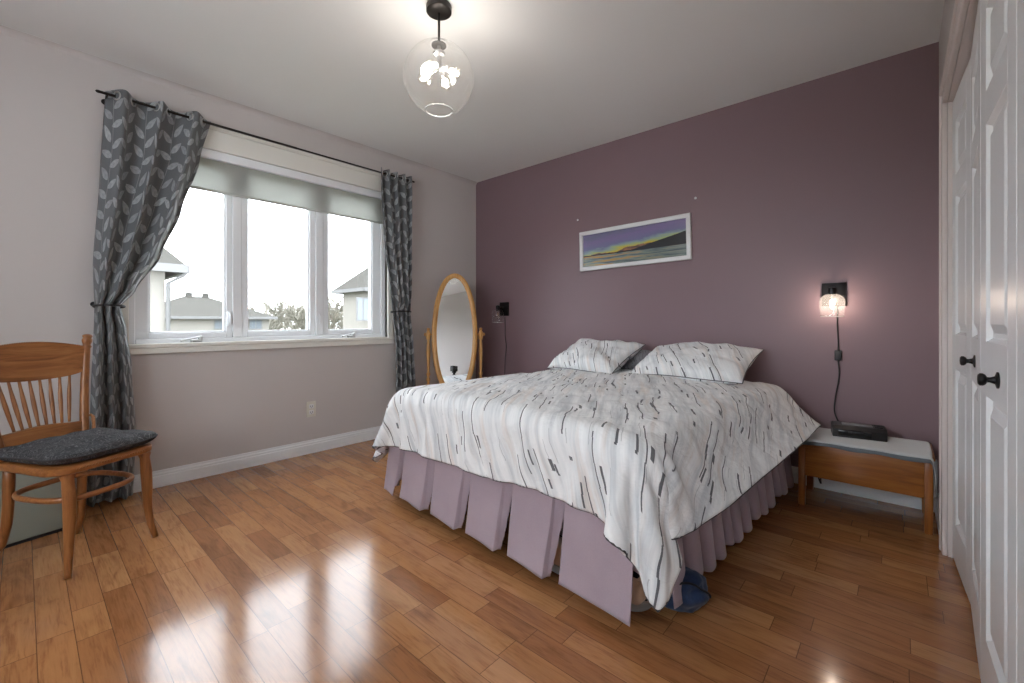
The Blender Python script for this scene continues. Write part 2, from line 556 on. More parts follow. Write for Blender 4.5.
# window casing (cream) with stool and apron
bm = new()
cy0, cy1 = -2.795, -1.010
bx(bm, 0, 0.018, cy0 - 0.02, WY0 + 0.005, WZ0 - 0.03, 2.245, 0.003)
bx(bm, 0, 0.018, WY1 - 0.008, cy1, WZ0 - 0.03, 2.245, 0.003)
bx(bm, 0, 0.018, WY0, WY1, WZ1 - 0.003, 2.245, 0.003)
bx(bm, 0, 0.026, cy0 - 0.02, cy1 + 0.004, 2.225, 2.25, 0.004)
bx(bm, 0, 0.022, cy0 - 0.02, cy1 + 0.004, 0.80, 0.835, 0.004)
bx(bm, 0, 0.030, cy0 - 0.02, cy1 + 0.006, 0.835, 0.861, 0.005)
# deep reveals
bx(bm, -0.10, 0.0, WY0 - 0.012, WY0, WZ0, WZ1); bx(bm, -0.10, 0.0, WY1, WY1 + 0.012, WZ0, WZ1)
bx(bm, -0.10, 0.0, WY0, WY1, WZ0 - 0.012, WZ0 + 0.001)
struct('trim_2', bm, CASING)

# the window: vinyl frame, three sashes with panes, cranks and latches
wf = new()
X0, X1 = -0.13, -0.035
bx(wf, X0, X1, WY0, WY0 + 0.04, WZ0, WZ1, 0.004); bx(wf, X0, X1, WY1 - 0.04, WY1, WZ0, WZ1, 0.004)
bx(wf, X0, X1, WY0 + 0.04, WY1 - 0.04, WZ0, WZ0 + 0.028, 0.004); bx(wf, X0, X1, WY0 + 0.04, WY1 - 0.04, WZ1 - 0.03, WZ1, 0.004)
bx(wf, X0, X1 - 0.005, -2.222, -2.168, WZ0 + 0.028, WZ1 - 0.03, 0.004)
bx(wf, X0, X1 - 0.005, -1.660, -1.600, WZ0 + 0.028, WZ1 - 0.03, 0.004)
win = struct('window_1', wf, VINYL, None, 'white three-pane window above the outlet')
PG = [(-2.662, -2.256), (-2.130, -1.700), (-1.560, -1.170)]
SO = [(WY0 + 0.04, -2.222), (-2.168, -1.660), (-1.600, WY1 - 0.04)]
for (a, b), (sa, sb) in zip(PG, SO):
    s = new()
    z0, z1 = WZ0 + 0.028, WZ1 - 0.03
    xa, xb = -0.115, -0.055
    bx(s, xa, xb, sa, a, z0, z1, 0.003); bx(s, xa, xb, b, sb, z0, z1, 0.003)
    bx(s, xa, xb, a, b, z0, 0.922, 0.003); bx(s, xa, xb, a, b, 2.02, z1, 0.003)
    # glazing bead
    for q in ((a - 0.001, a + 0.010, 0.92, 2.02), (b - 0.010, b + 0.001, 0.92, 2.02)):
        bx(s, xa + 0.01, xb - 0.012, *q)
    bx(s, xa + 0.01, xb - 0.012, a, b, 0.920, 0.930)
    so = struct('window_sash', s, VINYL, win)
    g = new(); bx(g, -0.088, -0.084, a, b, 0.921, 2.021)
    struct('window_pane', g, GLASS, so)
def crank(y, flip=1):
    b = new()
    bx(b, -0.036, -0.008, y - 0.03 * flip if flip > 0 else y - 0.03, y + 0.03, WZ0 + 0.003, WZ0 + 0.02, 0.004)
    lathe(b, [(0.012, 0), (0.012, 0.02), (0.007, 0.028), (0.0, 0.03)], 12, Matrix.Translation((-0.015, y + 0.02, WZ0 + 0.015)))
    tube(b, [(-0.012, y + 0.02, WZ0 + 0.036), (-0.005, y - 0.02, WZ0 + 0.03), (-0.002, y - 0.085, WZ0 + 0.014)], [0.006, 0.005, 0.006], 8)
    struct('crank_handle', b, STEEL, win, 'grey metal crank handle', 60)
crank(-2.43); crank(-1.38)
for y in (-2.238, -1.632):
    b = new()
    bx(b, -0.06, -0.042, y - 0.012, y + 0.012, 0.965, 1.06, 0.003)
    tube(b, [(-0.04, y, 1.05), (-0.028, y, 1.03), (-0.03, y, 0.975)], [0.005, 0.006, 0.005], 8)
    struct('latch', b, VINYL, win, None, 60)

# roller shade inside the casing
t = thing('roller_shade', 'off-white roller shade pulled down over the top of the window', 'window shade', (-0.02, -1.9, 1.86))
b = new(); bx(b, -0.034, 0.006, WY0 + 0.004, WY1 - 0.004, 2.045, 2.102, 0.008); obj('headrail', b, VINYL, t, 30)
b = new(); bx(b, -0.0235, -0.0215, WY0 + 0.012, WY1 - 0.012, 1.845, 2.06); obj('shade_cloth', b, SHADECLOTH, t)
b = new(); bx(b, -0.028, -0.017, WY0 + 0.012, WY1 - 0.012, 1.835, 1.852, 0.004); obj('bottom_bar', b, BLINDM, t, 30)

# curtain rod
RZ, RX = 2.232, 0.10
t = thing('curtain_rod', 'thin dark curtain rod running above the window', 'curtain rod', (0, -1.9, RZ))
b = new(); tube(b, [(RX, -2.888, RZ), (RX, -1.86, RZ)], 0.0075, 10); tube(b, [(RX, -1.87, RZ), (RX, -0.865, RZ)], 0.0062, 10); obj('pole', b, DARKBRONZE, t, 60)
for y in (-2.888, -0.865):
    b = new(); s = -1 if y < -2 else 1
    lathe(b, [(0.0, -0.010), (0.007, -0.009), (0.0085, 0), (0.007, 0.009), (0.0, 0.014)], 12, Matrix.Translation((RX, y + s * 0.006, RZ)) @ Matrix.Rotation(R(90), 4, 'X'))
    obj('end_cap', b, DARKBRONZE, t, 60)
for y in (-2.86, -0.905):
    b = new(); tube(b, [(0.0, y, RZ - 0.012), (0.05, y, RZ - 0.012), (RX, y, RZ - 0.012), (RX, y, RZ - 0.008)], 0.004, 8)
    lathe(b, [(0.016, 0), (0.016, 0.004)], 12, Matrix.Translation((0.0, y, RZ - 0.012)) @ Matrix.Rotation(R(90), 4, 'Y'))
    obj('bracket', b, DARKBRONZE, t, 60)

def curtain(label, left, right, z_bot, z_top, folds, amp, fabric_w, tie_z, grom, phase=0.0, xbase=0.10, seed=1):
    """left / right: lists (z, y) of the two edges"""
    root = thing('curtain', label, 'curtain', (0.1, 0.5 * (left[-1][1] + right[-1][1]), 0.0), 0, None)
    NU, NV = folds * 22, 150
    rnd = random.Random(seed)
    ph = [rnd.uniform(-0.6, 0.6) for _ in range(8)]
    def fn(s, t):
        z = z_bot + (z_top - z_bot) * t
        yl, yr = interp(left, z), interp(right, z)
        d = abs(z - tie_z)
        gather = math.exp(-(d / 0.16) ** 2)
        a = amp * (1 - 0.45 * gather)
        if z < tie_z: a = amp * (0.62 + 0.35 * smoothstep(tie_z, z_bot, z))
        # fold phase drifts with height below the grommets
        drift = 0.55 * smoothstep(z_top, tie_z, z)
        w = 2 * PI * folds * s + phase
        wob = 0.5 * math.sin(2 * PI * s * 1.7 + ph[0] + z * 1.3) + 0.35 * math.sin(5 * z + s * 9 + ph[1])
        x = a * math.sin(w + drift * wob)
        # second, finer fold lower down
        x += 0.012 * smoothstep(z_top - 0.1, z_top - 0.7, z) * math.sin(2.0 * w + 3 * ph[2] + z * 2)
        skew = 0.35 * a * math.cos(w + drift * wob) * (1 if yr - yl > 0.25 else 0.4)
        ss = s + 0.05 * math.sin(2 * PI * s) * 0
        y = yl + (yr - yl) * ss
        swag = 0.0
        if z > tie_z:
            k = smoothstep(tie_z, tie_z + 0.10, z) * (1 - smoothstep(z_top - 0.5, z_top, z))
            swag = 0.02 * k * math.sin(PI * s)
        bulge = 0.025 * math.exp(-((z - tie_z - 0.10) / 0.09) ** 2)
        hem = 0.0
        zz = z + (0.004 * math.sin(w * 1.0) if t < 0.01 else 0)
        if t > 0.985: zz += 0.006 * math.sin(w + 1.0)
        return Vector((xbase + x + swag + bulge * math.sin(PI * s) - 0.02 * gather, y + skew * math.sin(PI * min(1, max(0, s))), zz))
    b = new()
    grid(b, fn, NU, NV, lambda s, t: (s * fabric_w, z_bot + (z_top - z_bot) * t))
    panel = obj('curtain_panel', b, CURTAIN, root, 180)
    md = panel.modifiers.new('thickness', 'SOLIDIFY'); md.thickness = 0.003; md.offset = 0
    for k in range(grom):
        s = (k + 0.5) / grom
        p = fn(s, (RZ - z_bot) / (z_top - z_bot))
        p2 = fn(s + 0.012, (RZ - z_bot) / (z_top - z_bot)); p1 = fn(s - 0.012, (RZ - z_bot) / (z_top - z_bot))
        d = (p2 - p1); nrm = Vector((d.y, -d.x, 0)).normalized()
        e = d.normalized()
        b = new()
        pts = [Vector((p.x, p.y, RZ)) + nrm * 0.002 + (e * math.cos(2 * PI * q / 18) + Vector((0, 0, 1)) * math.sin(2 * PI * q / 18)) * 0.021 for q in range(18)]
        tube(b, pts, 0.0045, 6, closed=True)
        obj('grommet', b, STEEL, root, 180)
    return root, fn
cl, fl = curtain('grey leaf-patterned curtain left of the window, tied back behind the oak chair',
    [(0.0, -2.945), (0.55, -2.922), (1.07, -2.905), (1.3, -2.912), (1.8, -2.885), (2.3, -2.862)],
    [(0.0, -2.748), (0.35, -2.735), (0.75, -2.755), (0.95, -2.775), (1.075, -2.80), (1.17, -2.735), (1.38, -2.622), (1.66, -2.525), (2.0, -2.430), (2.3, -2.365)],
    0.012, 2.262, 3, 0.042, 1.10, 1.075, 6, -1.3, seed=3)
cr, fr_ = curtain('narrow grey leaf-patterned curtain right of the window, tied back beside the standing mirror',
    [(0.0, -1.06), (0.4, -1.045), (0.75, -1.045), (1.07, -1.062), (1.26, -1.10), (1.67, -1.165), (2.1, -1.198), (2.3, -1.20)],
    [(0.0, -0.845), (0.4, -0.855), (0.75, -0.875), (1.07, -0.888), (1.6, -0.885), (2.3, -0.893)],
    0.012, 2.262, 4, 0.030, 0.95, 1.075, 8, 1.2, seed=8)
for (root, y0, y1) in ((cl, -2.91, -2.79), (cr, -1.068, -0.885)):
    b = new()
    c = 0.5 * (y0 + y1); h = 0.5 * (y1 - y0)
    pts = [(0.085 + 0.052 * math.cos(a), c + (h + 0.006) * math.sin(a), 1.075 + 0.006 * math.cos(a)) for a in [2 * PI * k / 28 for k in range(28)]]
    tube(b, pts, 0.0032, 8, closed=True, squash=1.8)
    hy = y0 + 0.004 if root is cl else y1 - 0.004
    tube(b, [(0.085, hy + (0.01 if root is cl else -0.01), 1.075), (0.05, hy, 1.08), (0.017, hy, 1.085)], 0.004, 8)
    obj('tieback', b, TIEB, root, 180)
    b = new(); tube(b, [(0.0, hy, 1.088), (0.03, hy, 1.088), (0.04, hy, 1.088), (0.042, hy, 1.098)], 0.004, 8)
    lathe(b, [(0.014, 0), (0.012, 0.006)], 12, Matrix.Translation((0.0, hy, 1.088)) @ Matrix.Rotation(R(90), 4, 'Y'))
    obj('hook', b, TIEB, root, 60)

# outlet
t = thing('wall_outlet', 'ivory duplex outlet on the pale wall below the window', 'outlet', (0.0, -1.716, 0.33))
b = new(); bx(b, 0, 0.006, -1.751, -1.681, 0.272, 0.388, 0.002); obj('cover_plate', b, IVORY, t, 30)
for z in (0.308, 0.352):
    b = new()
    bx(b, 0.005, 0.009, -1.733, -1.699, z - 0.015, z + 0.015, 0.003)
    s = obj('socket', b, WHITEPL, t, 30)
    b = new()
    bx(b, 0.0088, 0.0094, -1.724, -1.721, z - 0.006, z + 0.007); bx(b, 0.0088, 0.0094, -1.711, -1.708, z - 0.006, z + 0.007)
    lathe(b, [(0.0028, 0), (0.0028, 0.0006)], 8, Matrix.Translation((0.0088, -1.716, z - 0.011)) @ Matrix.Rotation(R(90), 4, 'Y'))
    obj('slot', b, MATBLACK, s)

# ------------------------------------------------------------------ closet
bm = new()
xa, xb = W - 0.018, W
bx(bm, xa, xb, DY1 - 0.002, DY1 + 0.068, 0, DZ + 0.075, 0.005)
bx(bm, xa, xb, DY0 - 0.068, DY0 + 0.002, 0, DZ + 0.075, 0.005)
bx(bm, xa, xb, DY0 - 0.002, DY1 + 0.002, DZ, DZ + 0.075, 0.005)
bx(bm, xa - 0.006, xa + 0.004, DY1 + 0.045, DY1 + 0.068, 0, DZ + 0.075, 0.004)
bx(bm, xa - 0.006, xa + 0.004, DY0 - 0.068, DY1 + 0.068, DZ + 0.052, DZ + 0.075, 0.004)
bx(bm, W, W + 0.12, DY1 - 0.002, DY1 + 0.004, 0, DZ + 0.01)
bx(bm, W, W + 0.12, DY0 - 0.004, DY0 + 0.002, 0, DZ + 0.01)
bx(bm, W, W + 0.12, DY0, DY1, DZ, DZ + 0.01)
struct('trim_3', bm, CLOSETCASE)

def leaf(n, p0, p1, knob, label):
    """one bifold leaf from p0 to p1 (front-face line, p0 the far end)"""
    p0 = Vector((*p0, 0)); p1 = Vector((*p1, 0))
    d = (p1 - p0); L = d.length; d.normalize()
    nrm = Vector((d.y, -d.x, 0))
    if nrm.x > 0: nrm = -nrm                      # towards the room
    M = Matrix(((d.x, nrm.x, 0, p0.x), (d.y, nrm.y, 0, p0.y), (0, 0, 1, 0), (0, 0, 0, 1)))
    b = new()
    zb, zt = 0.012, DZ - 0.008
    sw = 0.085
    rows = [(0.17, 0.80), (0.94, 1.50), (1.585, 1.80)]
    # stiles and rails
    bx(b, 0.001, sw, -0.03, 0, zb, zt, 0.002); bx(b, L - sw, L - 0.001, -0.03, 0, zb, zt, 0.002)
    zs = [zb] + [v for r in rows for v in r] + [zt]
    for i in range(0, len(zs), 2): bx(b, sw, L - sw, -0.03, 0, zs[i], zs[i + 1])
    for z0, z1 in rows:
        # sunk field with a raised, bevelled centre
        x0, x1 = sw, L - sw
        def ring(i, y): return [b.verts.new((x, y, z)) for x, z in ((x0 + i, z0 + i), (x1 - i, z0 + i), (x1 - i, z1 - i), (x0 + i, z1 - i))]
        rs = [ring(0, 0.0), ring(0.010, -0.011), ring(0.022, -0.011), ring(0.045, -0.002)]
        for a_, c_ in zip(rs, rs[1:]):
            for k in range(4): b.faces.new((a_[k], a_[(k + 1) % 4], c_[(k + 1) % 4], c_[k]))
        b.faces.new(rs[-1])
        bx(b, x0, x1, -0.03, -0.028, z0, z1)
    bmesh.ops.transform(b, matrix=M, verts=b.verts)
    o = struct('door_%d' % n, b, DOORW, None, label)
    if knob:
        kx, kz = knob
        b = new()
        KM = M @ Matrix.Translation((kx, 0, kz)) @ Matrix.Rotation(R(-90), 4, 'X')
        lathe(b, [(0.019, 0), (0.019, 0.003), (0.009, 0.006), (0.006, 0.014), (0.0065, 0.018), (0.012, 0.021), (0.0145, 0.025), (0.0145, 0.030), (0.011, 0.033), (0.0, 0.034)], 20, KM)
        struct('knob', b, BLACK, o, 'small round black knob', 50)
    return o
leaf(1, (3.490, -0.575), (3.508, -0.990), None, 'white panelled closet door leaf nearest the plum wall')
leaf(2, (3.508, -0.994), (3.490, -1.425), (0.235, 0.87), 'white closet door leaf with the farther black knob')
leaf(3, (3.490, -1.432), (3.498, -1.860), (0.250, 0.857), 'white closet door leaf with the nearer black knob')
leaf(4, (3.498, -1.864), (3.490, -2.296), None, 'white closet door leaf at the right edge of the photo')

# ------------------------------------------------------------------ pendant lamp
PX, PY = 1.738, -1.890
t = thing('pendant_lamp', 'clear glass globe pendant lamp with dark canopy hanging from the ceiling', 'ceiling lamp', (PX, PY, CH))
T = Matrix.Translation((PX, PY, 0))
b = new(); lathe(b, [(0.0, CH), (0.056, CH), (0.058, CH - 0.006), (0.058, CH - 0.028), (0.050, CH - 0.034), (0.0, CH - 0.034)], 32, T); obj('canopy', b, DARKBRONZE, t, 40)
b = new(); tube(b, [(PX, PY, CH - 0.03), (PX, PY, 2.268)], 0.0055, 10); obj('rod', b, DARKBRONZE, t, 60)
b = new(); lathe(b, [(0.0, 2.300), (0.014, 2.298), (0.016, 2.292), (0.034, 2.287), (0.034, 2.282), (0.0, 2.282)], 24, T); obj('cap', b, DARKBRONZE, t, 40)
gc, gr = 2.132, 0.160
b = new()
prof = []
a0, a1 = math.asin(0.042 / gr), PI - math.asin(0.062 / gr)
for k in range(33):
    a = a0 + (a1 - a0) * k / 32
    prof.append((gr * math.sin(a), gc + gr * math.cos(a)))
lathe(b, prof, 48, T, cap=False)
obj('glass_globe', b, LAMPGLASS, t, 180)
b = new()
zr = prof[-1][1]
tube(b, [(PX + 0.062 * math.cos(2 * PI * k / 32), PY + 0.062 * math.sin(2 * PI * k / 32), zr) for k in range(32)], 0.0032, 8, closed=True)
obj('rim', b, Mat('glass_rim', (0.75, 0.75, 0.74), 0.1, Alpha=0.75).m, t, 180)
b = new(); lathe(b, [(0.0, 2.285), (0.008, 2.284), (0.008, 2.262), (0.026, 2.254), (0.029, 2.246), (0.026, 2.238), (0.012, 2.232), (0.012, 2.20), (0.020, 2.192), (0.020, 2.172), (0.0, 2.168)], 24, T)
hub = obj('hub', b, STEEL, t, 40)
for k in range(4):
    a = 2 * PI * k / 4 + 0.45
    dx, dy = math.cos(a), math.sin(a)
    b = new(); tube(b, [(PX + dx * 0.012, PY + dy * 0.012, 2.185), (PX + dx * 0.04, PY + dy * 0.04, 2.172)], [0.011, 0.013], 12); so = obj('socket', b, STEEL, t, 60)
    b = new()
    ax = Vector((dx, dy, -0.62)).normalized()
    p0 = Vector((PX + dx * 0.036, PY + dy * 0.036, 2.172))
    prof = [(0.0, 0.012), (0.012, 0.013), (0.02, 0.018), (0.045, 0.027), (0.062, 0.024), (0.074, 0.013), (0.078, 0.002)]
    tube(b, [p0 + ax * q for q, _ in prof], [r for _, r in prof], 16)
    bu = obj('bulb', b, BULBGLASS, t, 180)
    b = new()
    tube(b, [p0 + ax * 0.022, p0 + ax * 0.032, p0 + ax * 0.045, p0 + ax * 0.056], [0.006, 0.013, 0.014, 0.007], 10)
    obj('filament', b, FIL_P, bu, 180)
def lower(o, dz):
    for c in o.children:
        if c.name.split('.')[0] not in ('canopy', 'rod'):
            c.data.transform(Matrix.Translation((0, 0, dz)))
            lower(c, dz)
lower(t, -0.020)

# ------------------------------------------------------------------ sconces
def sconce(x, z_top, lit, label):
    """plate top at z_top on the plum wall; jar shade hangs in front"""
    t = thing('wall_sconce', label, 'wall lamp', (x, 0, z_top - 0.07))
    pw = 0.058
    b = new(); bx(b, x - pw, x + pw, -0.016, 0, z_top - 0.135, z_top, 0.003); obj('wall_plate', b, BLACK, t, 30)
    b = new(); tube(b, [(x, -0.012, z_top - 0.05), (x, -0.06, z_top - 0.048), (x, -0.095, z_top - 0.05)], 0.007, 10)
    lathe(b, [(0.0, 0.0), (0.010, 0.0), (0.020, -0.006), (0.020, -0.052), (0.014, -0.058), (0.0, -0.058)], 20, Matrix.Translation((x, -0.10, z_top - 0.03)))
    obj('arm', b, BLACK, t, 40)
    zt = z_top - 0.075
    b = new()
    pr = [(0.022, 0), (0.034, -0.004), (0.052, -0.018), (0.060, -0.036), (0.059, -0.075), (0.054, -0.110), (0.055, -0.128)]
    lathe(b, [(r, zt + 0.005 + q) for r, q in pr], 32, Matrix.Translation((x, -0.10, 0)), cap=False)
    gl = obj('glass_shade', b, JARGLASS, t, 180)
    b = new()
    for (rr, zz) in ((0.055, -0.128),):
        tube(b, [(x + rr * math.cos(2 * PI * k / 28), -0.10 + rr * math.sin(2 * PI * k / 28), zt + 0.005 + zz) for k in range(28)], 0.0022, 6, closed=True)
    obj('shade_rim', b, Mat('shade_rim_glass', (0.7, 0.68, 0.66), 0.1, Alpha=0.6).m, gl, 180)
    b = new()
    pr = [(0.0105, 0.0), (0.013, -0.008), (0.021, -0.03), (0.024, -0.045), (0.019, -0.062), (0.008, -0.072), (0.0, -0.074)]
    lathe(b, [(r, zt - 0.015 + q) for r, q in pr], 20, Matrix.Translation((x, -0.10, 0)), cap=False)
    bu = obj('bulb', b, BULBGLASS, t, 180)
    b = new()
    if lit:
        lathe(b, [(0.0, zt - 0.028), (0.008, zt - 0.032), (0.012, zt - 0.045), (0.010, zt - 0.060), (0.0, zt - 0.066)], 14, Matrix.Translation((x, -0.10, 0)))
        obj('filament', b, FIL_S, bu, 180)
    else:
        pts = [(x + 0.008 * math.cos(k * 0.9), -0.10 + 0.008 * math.sin(k * 0.9), zt - 0.028 - k * 0.0015) for k in range(24)]
        tube(b, pts, 0.0009, 5)
        obj('filament', b, Mat('amber_filament', (0.5, 0.3, 0.12), 0.4).m, bu, 180)
    return t
sconce(3.037, 1.218, True, 'lit black wall lamp with jar glass shade above the right nightstand')
sconce(0.412, 1.182, False, 'unlit black wall lamp with clear jar shade beside the standing mirror')
def cord(pts, r, n=8):
    # catmull-rom through points
    P = [Vector(p) for p in pts]; P = [P[0] * 2 - P[1]] + P + [P[-1] * 2 - P[-2]]
    out = []
    for i in range(1, len(P) - 2):
        for k in range(8):
            u = k / 8
            out.append(0.5 * ((2 * P[i]) + (P[i + 1] - P[i - 1]) * u + (2 * P[i] - 5 * P[i + 1 - 0] + 4 * P[i + 1] - P[i + 2] + (P[i - 1] - 2 * P[i] + P[i + 1]) * 0) * 0 + (2 * P[i - 1] - 5 * P[i] + 4 * P[i + 1] - P[i + 2]) * u * u + (3 * P[i] - P[i - 1] - 3 * P[i + 1] + P[i + 2]) * u ** 3))
    out.append(P[-2])
    b = new(); tube(b, out, r, n); return b
t = thing('lamp_cord', 'black cord with inline switch hanging from the lit wall lamp', 'cord', (3.04, -0.01, 0.9))
obj('wire', cord([(3.055, -0.008, 1.085), (3.053, -0.010, 0.98), (3.058, -0.008, 0.86), (3.056, -0.010, 0.78), (3.062, -0.010, 0.68), (3.045, -0.012, 0.55), (3.040, -0.014, 0.47), (3.060, -0.02, 0.41), (3.09, -0.03, 0.376), (3.10, -0.035, 0.36), (3.10, -0.035, 0.2)], 0.0036), CORDM, t, 180)
b = new(); bx(b, 3.040, 3.074, -0.024, -0.004, 0.765, 0.825, 0.005); obj('inline_switch', b, MATBLACK, t, 40)
o = obj('lamp_cord', cord([(0.42, -0.008, 1.04), (0.425, -0.010, 0.95), (0.425, -0.009, 0.85), (0.44, -0.010, 0.74), (0.425, -0.009, 0.62), (0.42, -0.010, 0.5), (0.42, -0.012, 0.3), (0.43, -0.03, 0.12)], 0.0036), CORDM, None, 180)
tag(o, 'black cord trailing down from the unlit wall lamp beside the mirror', 'cord')

# ------------------------------------------------------------------ painting and wall anchors
t = thing('framed_painting', 'long white-framed lake sunset painting hung slightly tilted above the bed', 'painting', (1.75, 0, 1.59))
t.rotation_euler = (0, -R(1.05), 0); t.location.x = 1.757
hw, hh = 0.462, 0.165
b = new()
fw = 0.031
def framebar(b, x0, x1, z0, z1): bx(b, x0, x1, -0.026, 0, z0, z1, 0.003)
framebar(b, -hw, hw, hh - fw, hh); framebar(b, -hw, hw, -hh, -hh + fw)
framebar(b, -hw, -hw + fw, -hh + fw, hh - fw); framebar(b, hw - fw, hw, -hh + fw, hh - fw)
obj('frame', b, Mat('white_frame_lacquer', (0.72, 0.72, 0.73), 0.35).m, t, 30, local=True)
def art_mat():
    m = Mat('sunset_over_lake_paint', rough=0.25)
    x, y, z = m.coord('Object')
    u = x / 0.88 + 0.5
    v = z / 0.28 + 0.5
    nn = m.noise(m.comb(u * 6.0, v * 7.0, 0.0), 1.0, 4, 0.6, 0.6)
    n2 = m.noise(m.comb(u * 3.0 + v * 1.6, v * 16.0, 3.0), 1.0, 4, 0.6, 0.5)
    n3 = m.noise(m.comb(u * 5.0, 0.0, 7.0), 1.0, 4, 0.6)
    sky_v = v + (nn - 0.5) * 0.30 - u * 0.26
    sky = m.ramp(sky_v, [(0.22, (0.62, 0.25, 0.05)), (0.31, (0.58, 0.44, 0.06)), (0.37, (0.34, 0.42, 0.20)), (0.42, (0.25, 0.33, 0.34)), (0.50, (0.16, 0.16, 0.29)), (0.68, (0.20, 0.155, 0.31)), (0.85, (0.15, 0.155, 0.25)), (1.0, (0.20, 0.17, 0.31))])
    hill_top = 0.36 + (n3 - 0.5) * 0.06 + ((u - 0.50).mx(0.0)) * 0.62 
    far_top = 0.38 + (n3 - 0.5) * 0.30 + (0.5 - (u - 0.62).abs() * 1.9).mx(0.0) * 0.24
    water = m.ramp(n2, [(0.30, (0.06, 0.07, 0.09)), (0.42, (0.12, 0.16, 0.17)), (0.50, (0.24, 0.30, 0.26)), (0.54, (0.34, 0.26, 0.12)), (0.60, (0.55, 0.24, 0.05))])
    grey = m.ramp(n2, [(0.35, (0.07, 0.09, 0.10)), (0.6, (0.22, 0.28, 0.27))])
    water = m.mix((u * 1.3 - 0.3).mx(0.0).mn(1.0), water, grey)
    c = m.mix(v.lt(far_top), sky, m.ramp(nn, [(0.4, (0.10, 0.07, 0.06)), (0.6, (0.34, 0.16, 0.08))]))
    c = m.mix(v.lt(hill_top), c, (0.022, 0.025, 0.032))
    c = m.mix(v.lt(0.325 + (n3 - 0.5) * 0.02), c, water)
    m.color(c)
    return m.m
b = new(); bx(b, -hw + fw - 0.004, hw - fw + 0.004, -0.012, -0.004, -hh + fw - 0.004, hh - fw + 0.004); obj('canvas', b, art_mat(), t, local=True)
for (x, z, lab) in ((1.262, 1.862, 'left of the two small white wall anchors above the painting'), (2.245, 1.865, 'right of the two small white wall anchors above the painting')):
    b = new(); lathe(b, [(0.0, 0), (0.009, 0), (0.009, 0.002), (0.005, 0.006), (0.0, 0.006)], 12, Matrix.Translation((x, 0, z)) @ Matrix.Rotation(R(90), 4, 'X'))
    tag(obj('wall_anchor', b, WHITEPL, None, 40), lab, 'wall anchor', 'wall anchors above the painting')

# ------------------------------------------------------------------ standing mirror
mc = Vector((0.305, -0.556, 0.0))
# yaw so the glass faces the middle of the room near the camera's side
nd = Vector((0.750, -0.661, 0)).normalized()          # facing direction
yaw = math.atan2(nd.y, nd.x)
t = thing('standing_mirror', 'oval honey-pine standing mirror in the corner beside the right curtain', 'mirror', mc, yaw)
# local frame: +x faces the room, y across, z up
tilt = R(6.0)
TM = Matrix.Translation((0, 0, 0.875)) @ Matrix.Rotation(-tilt, 4, 'Y')
A, B = 0.168, 0.525
b = new()
ring_pts = []
n = 64
prof = [(-0.012, 0.0), (-0.006, 0.026), (0.004, 0.030), (0.014, 0.022), (0.014, 0.008), (0.006, 0.0)]   # (depth x, outward)
prof = [(-0.012, 0.0), (-0.012, 0.034), (0.004, 0.038), (0.013, 0.030), (0.013, 0.004), (0.004, -0.006)]
rings = []
for k in range(n):
    a = 2 * PI * k / n
    nx_, nz_ = math.cos(a) / A, math.sin(a) / B
    l = math.hypot(nx_, nz_); nx_ /= l; nz_ /= l
    rings.append([b.verts.new(TM @ Vector((dx, A * math.cos(a) + o_ * nx_, B * math.sin(a) + o_ * nz_))) for dx, o_ in prof])
for k in range(n):
    r0, r1 = rings[k], rings[(k + 1) % n]
    for j in range(len(prof)):
        b.faces.new((r0[j], r0[(j + 1) % len(prof)], r1[(j + 1) % len(prof)], r1[j]))
obj('oval_frame', b, HONEY, t, 50, local=True)
b = new()
prism(b, [((A + 0.004) * math.cos(2 * PI * k / 64), (B + 0.004) * math.sin(2 * PI * k / 64)) for k in range(64)], -0.004, 0.0, TM @ Matrix(((0, 0, 1, 0), (1, 0, 0, 0), (0, 1, 0, 0), (0, 0, 0, 1))))
obj('glass', b, MIRROR, t, local=True)
b = new()
prism(b, [((A + 0.02) * math.cos(2 * PI * k / 64), (B + 0.02) * math.sin(2 * PI * k / 64)) for k in range(64)], -0.010, -0.006, TM @ Matrix(((0, 0, 1, 0), (1, 0, 0, 0), (0, 1, 0, 0), (0, 0, 0, 1))))
obj('back_panel', b, HONEY, t, local=True)
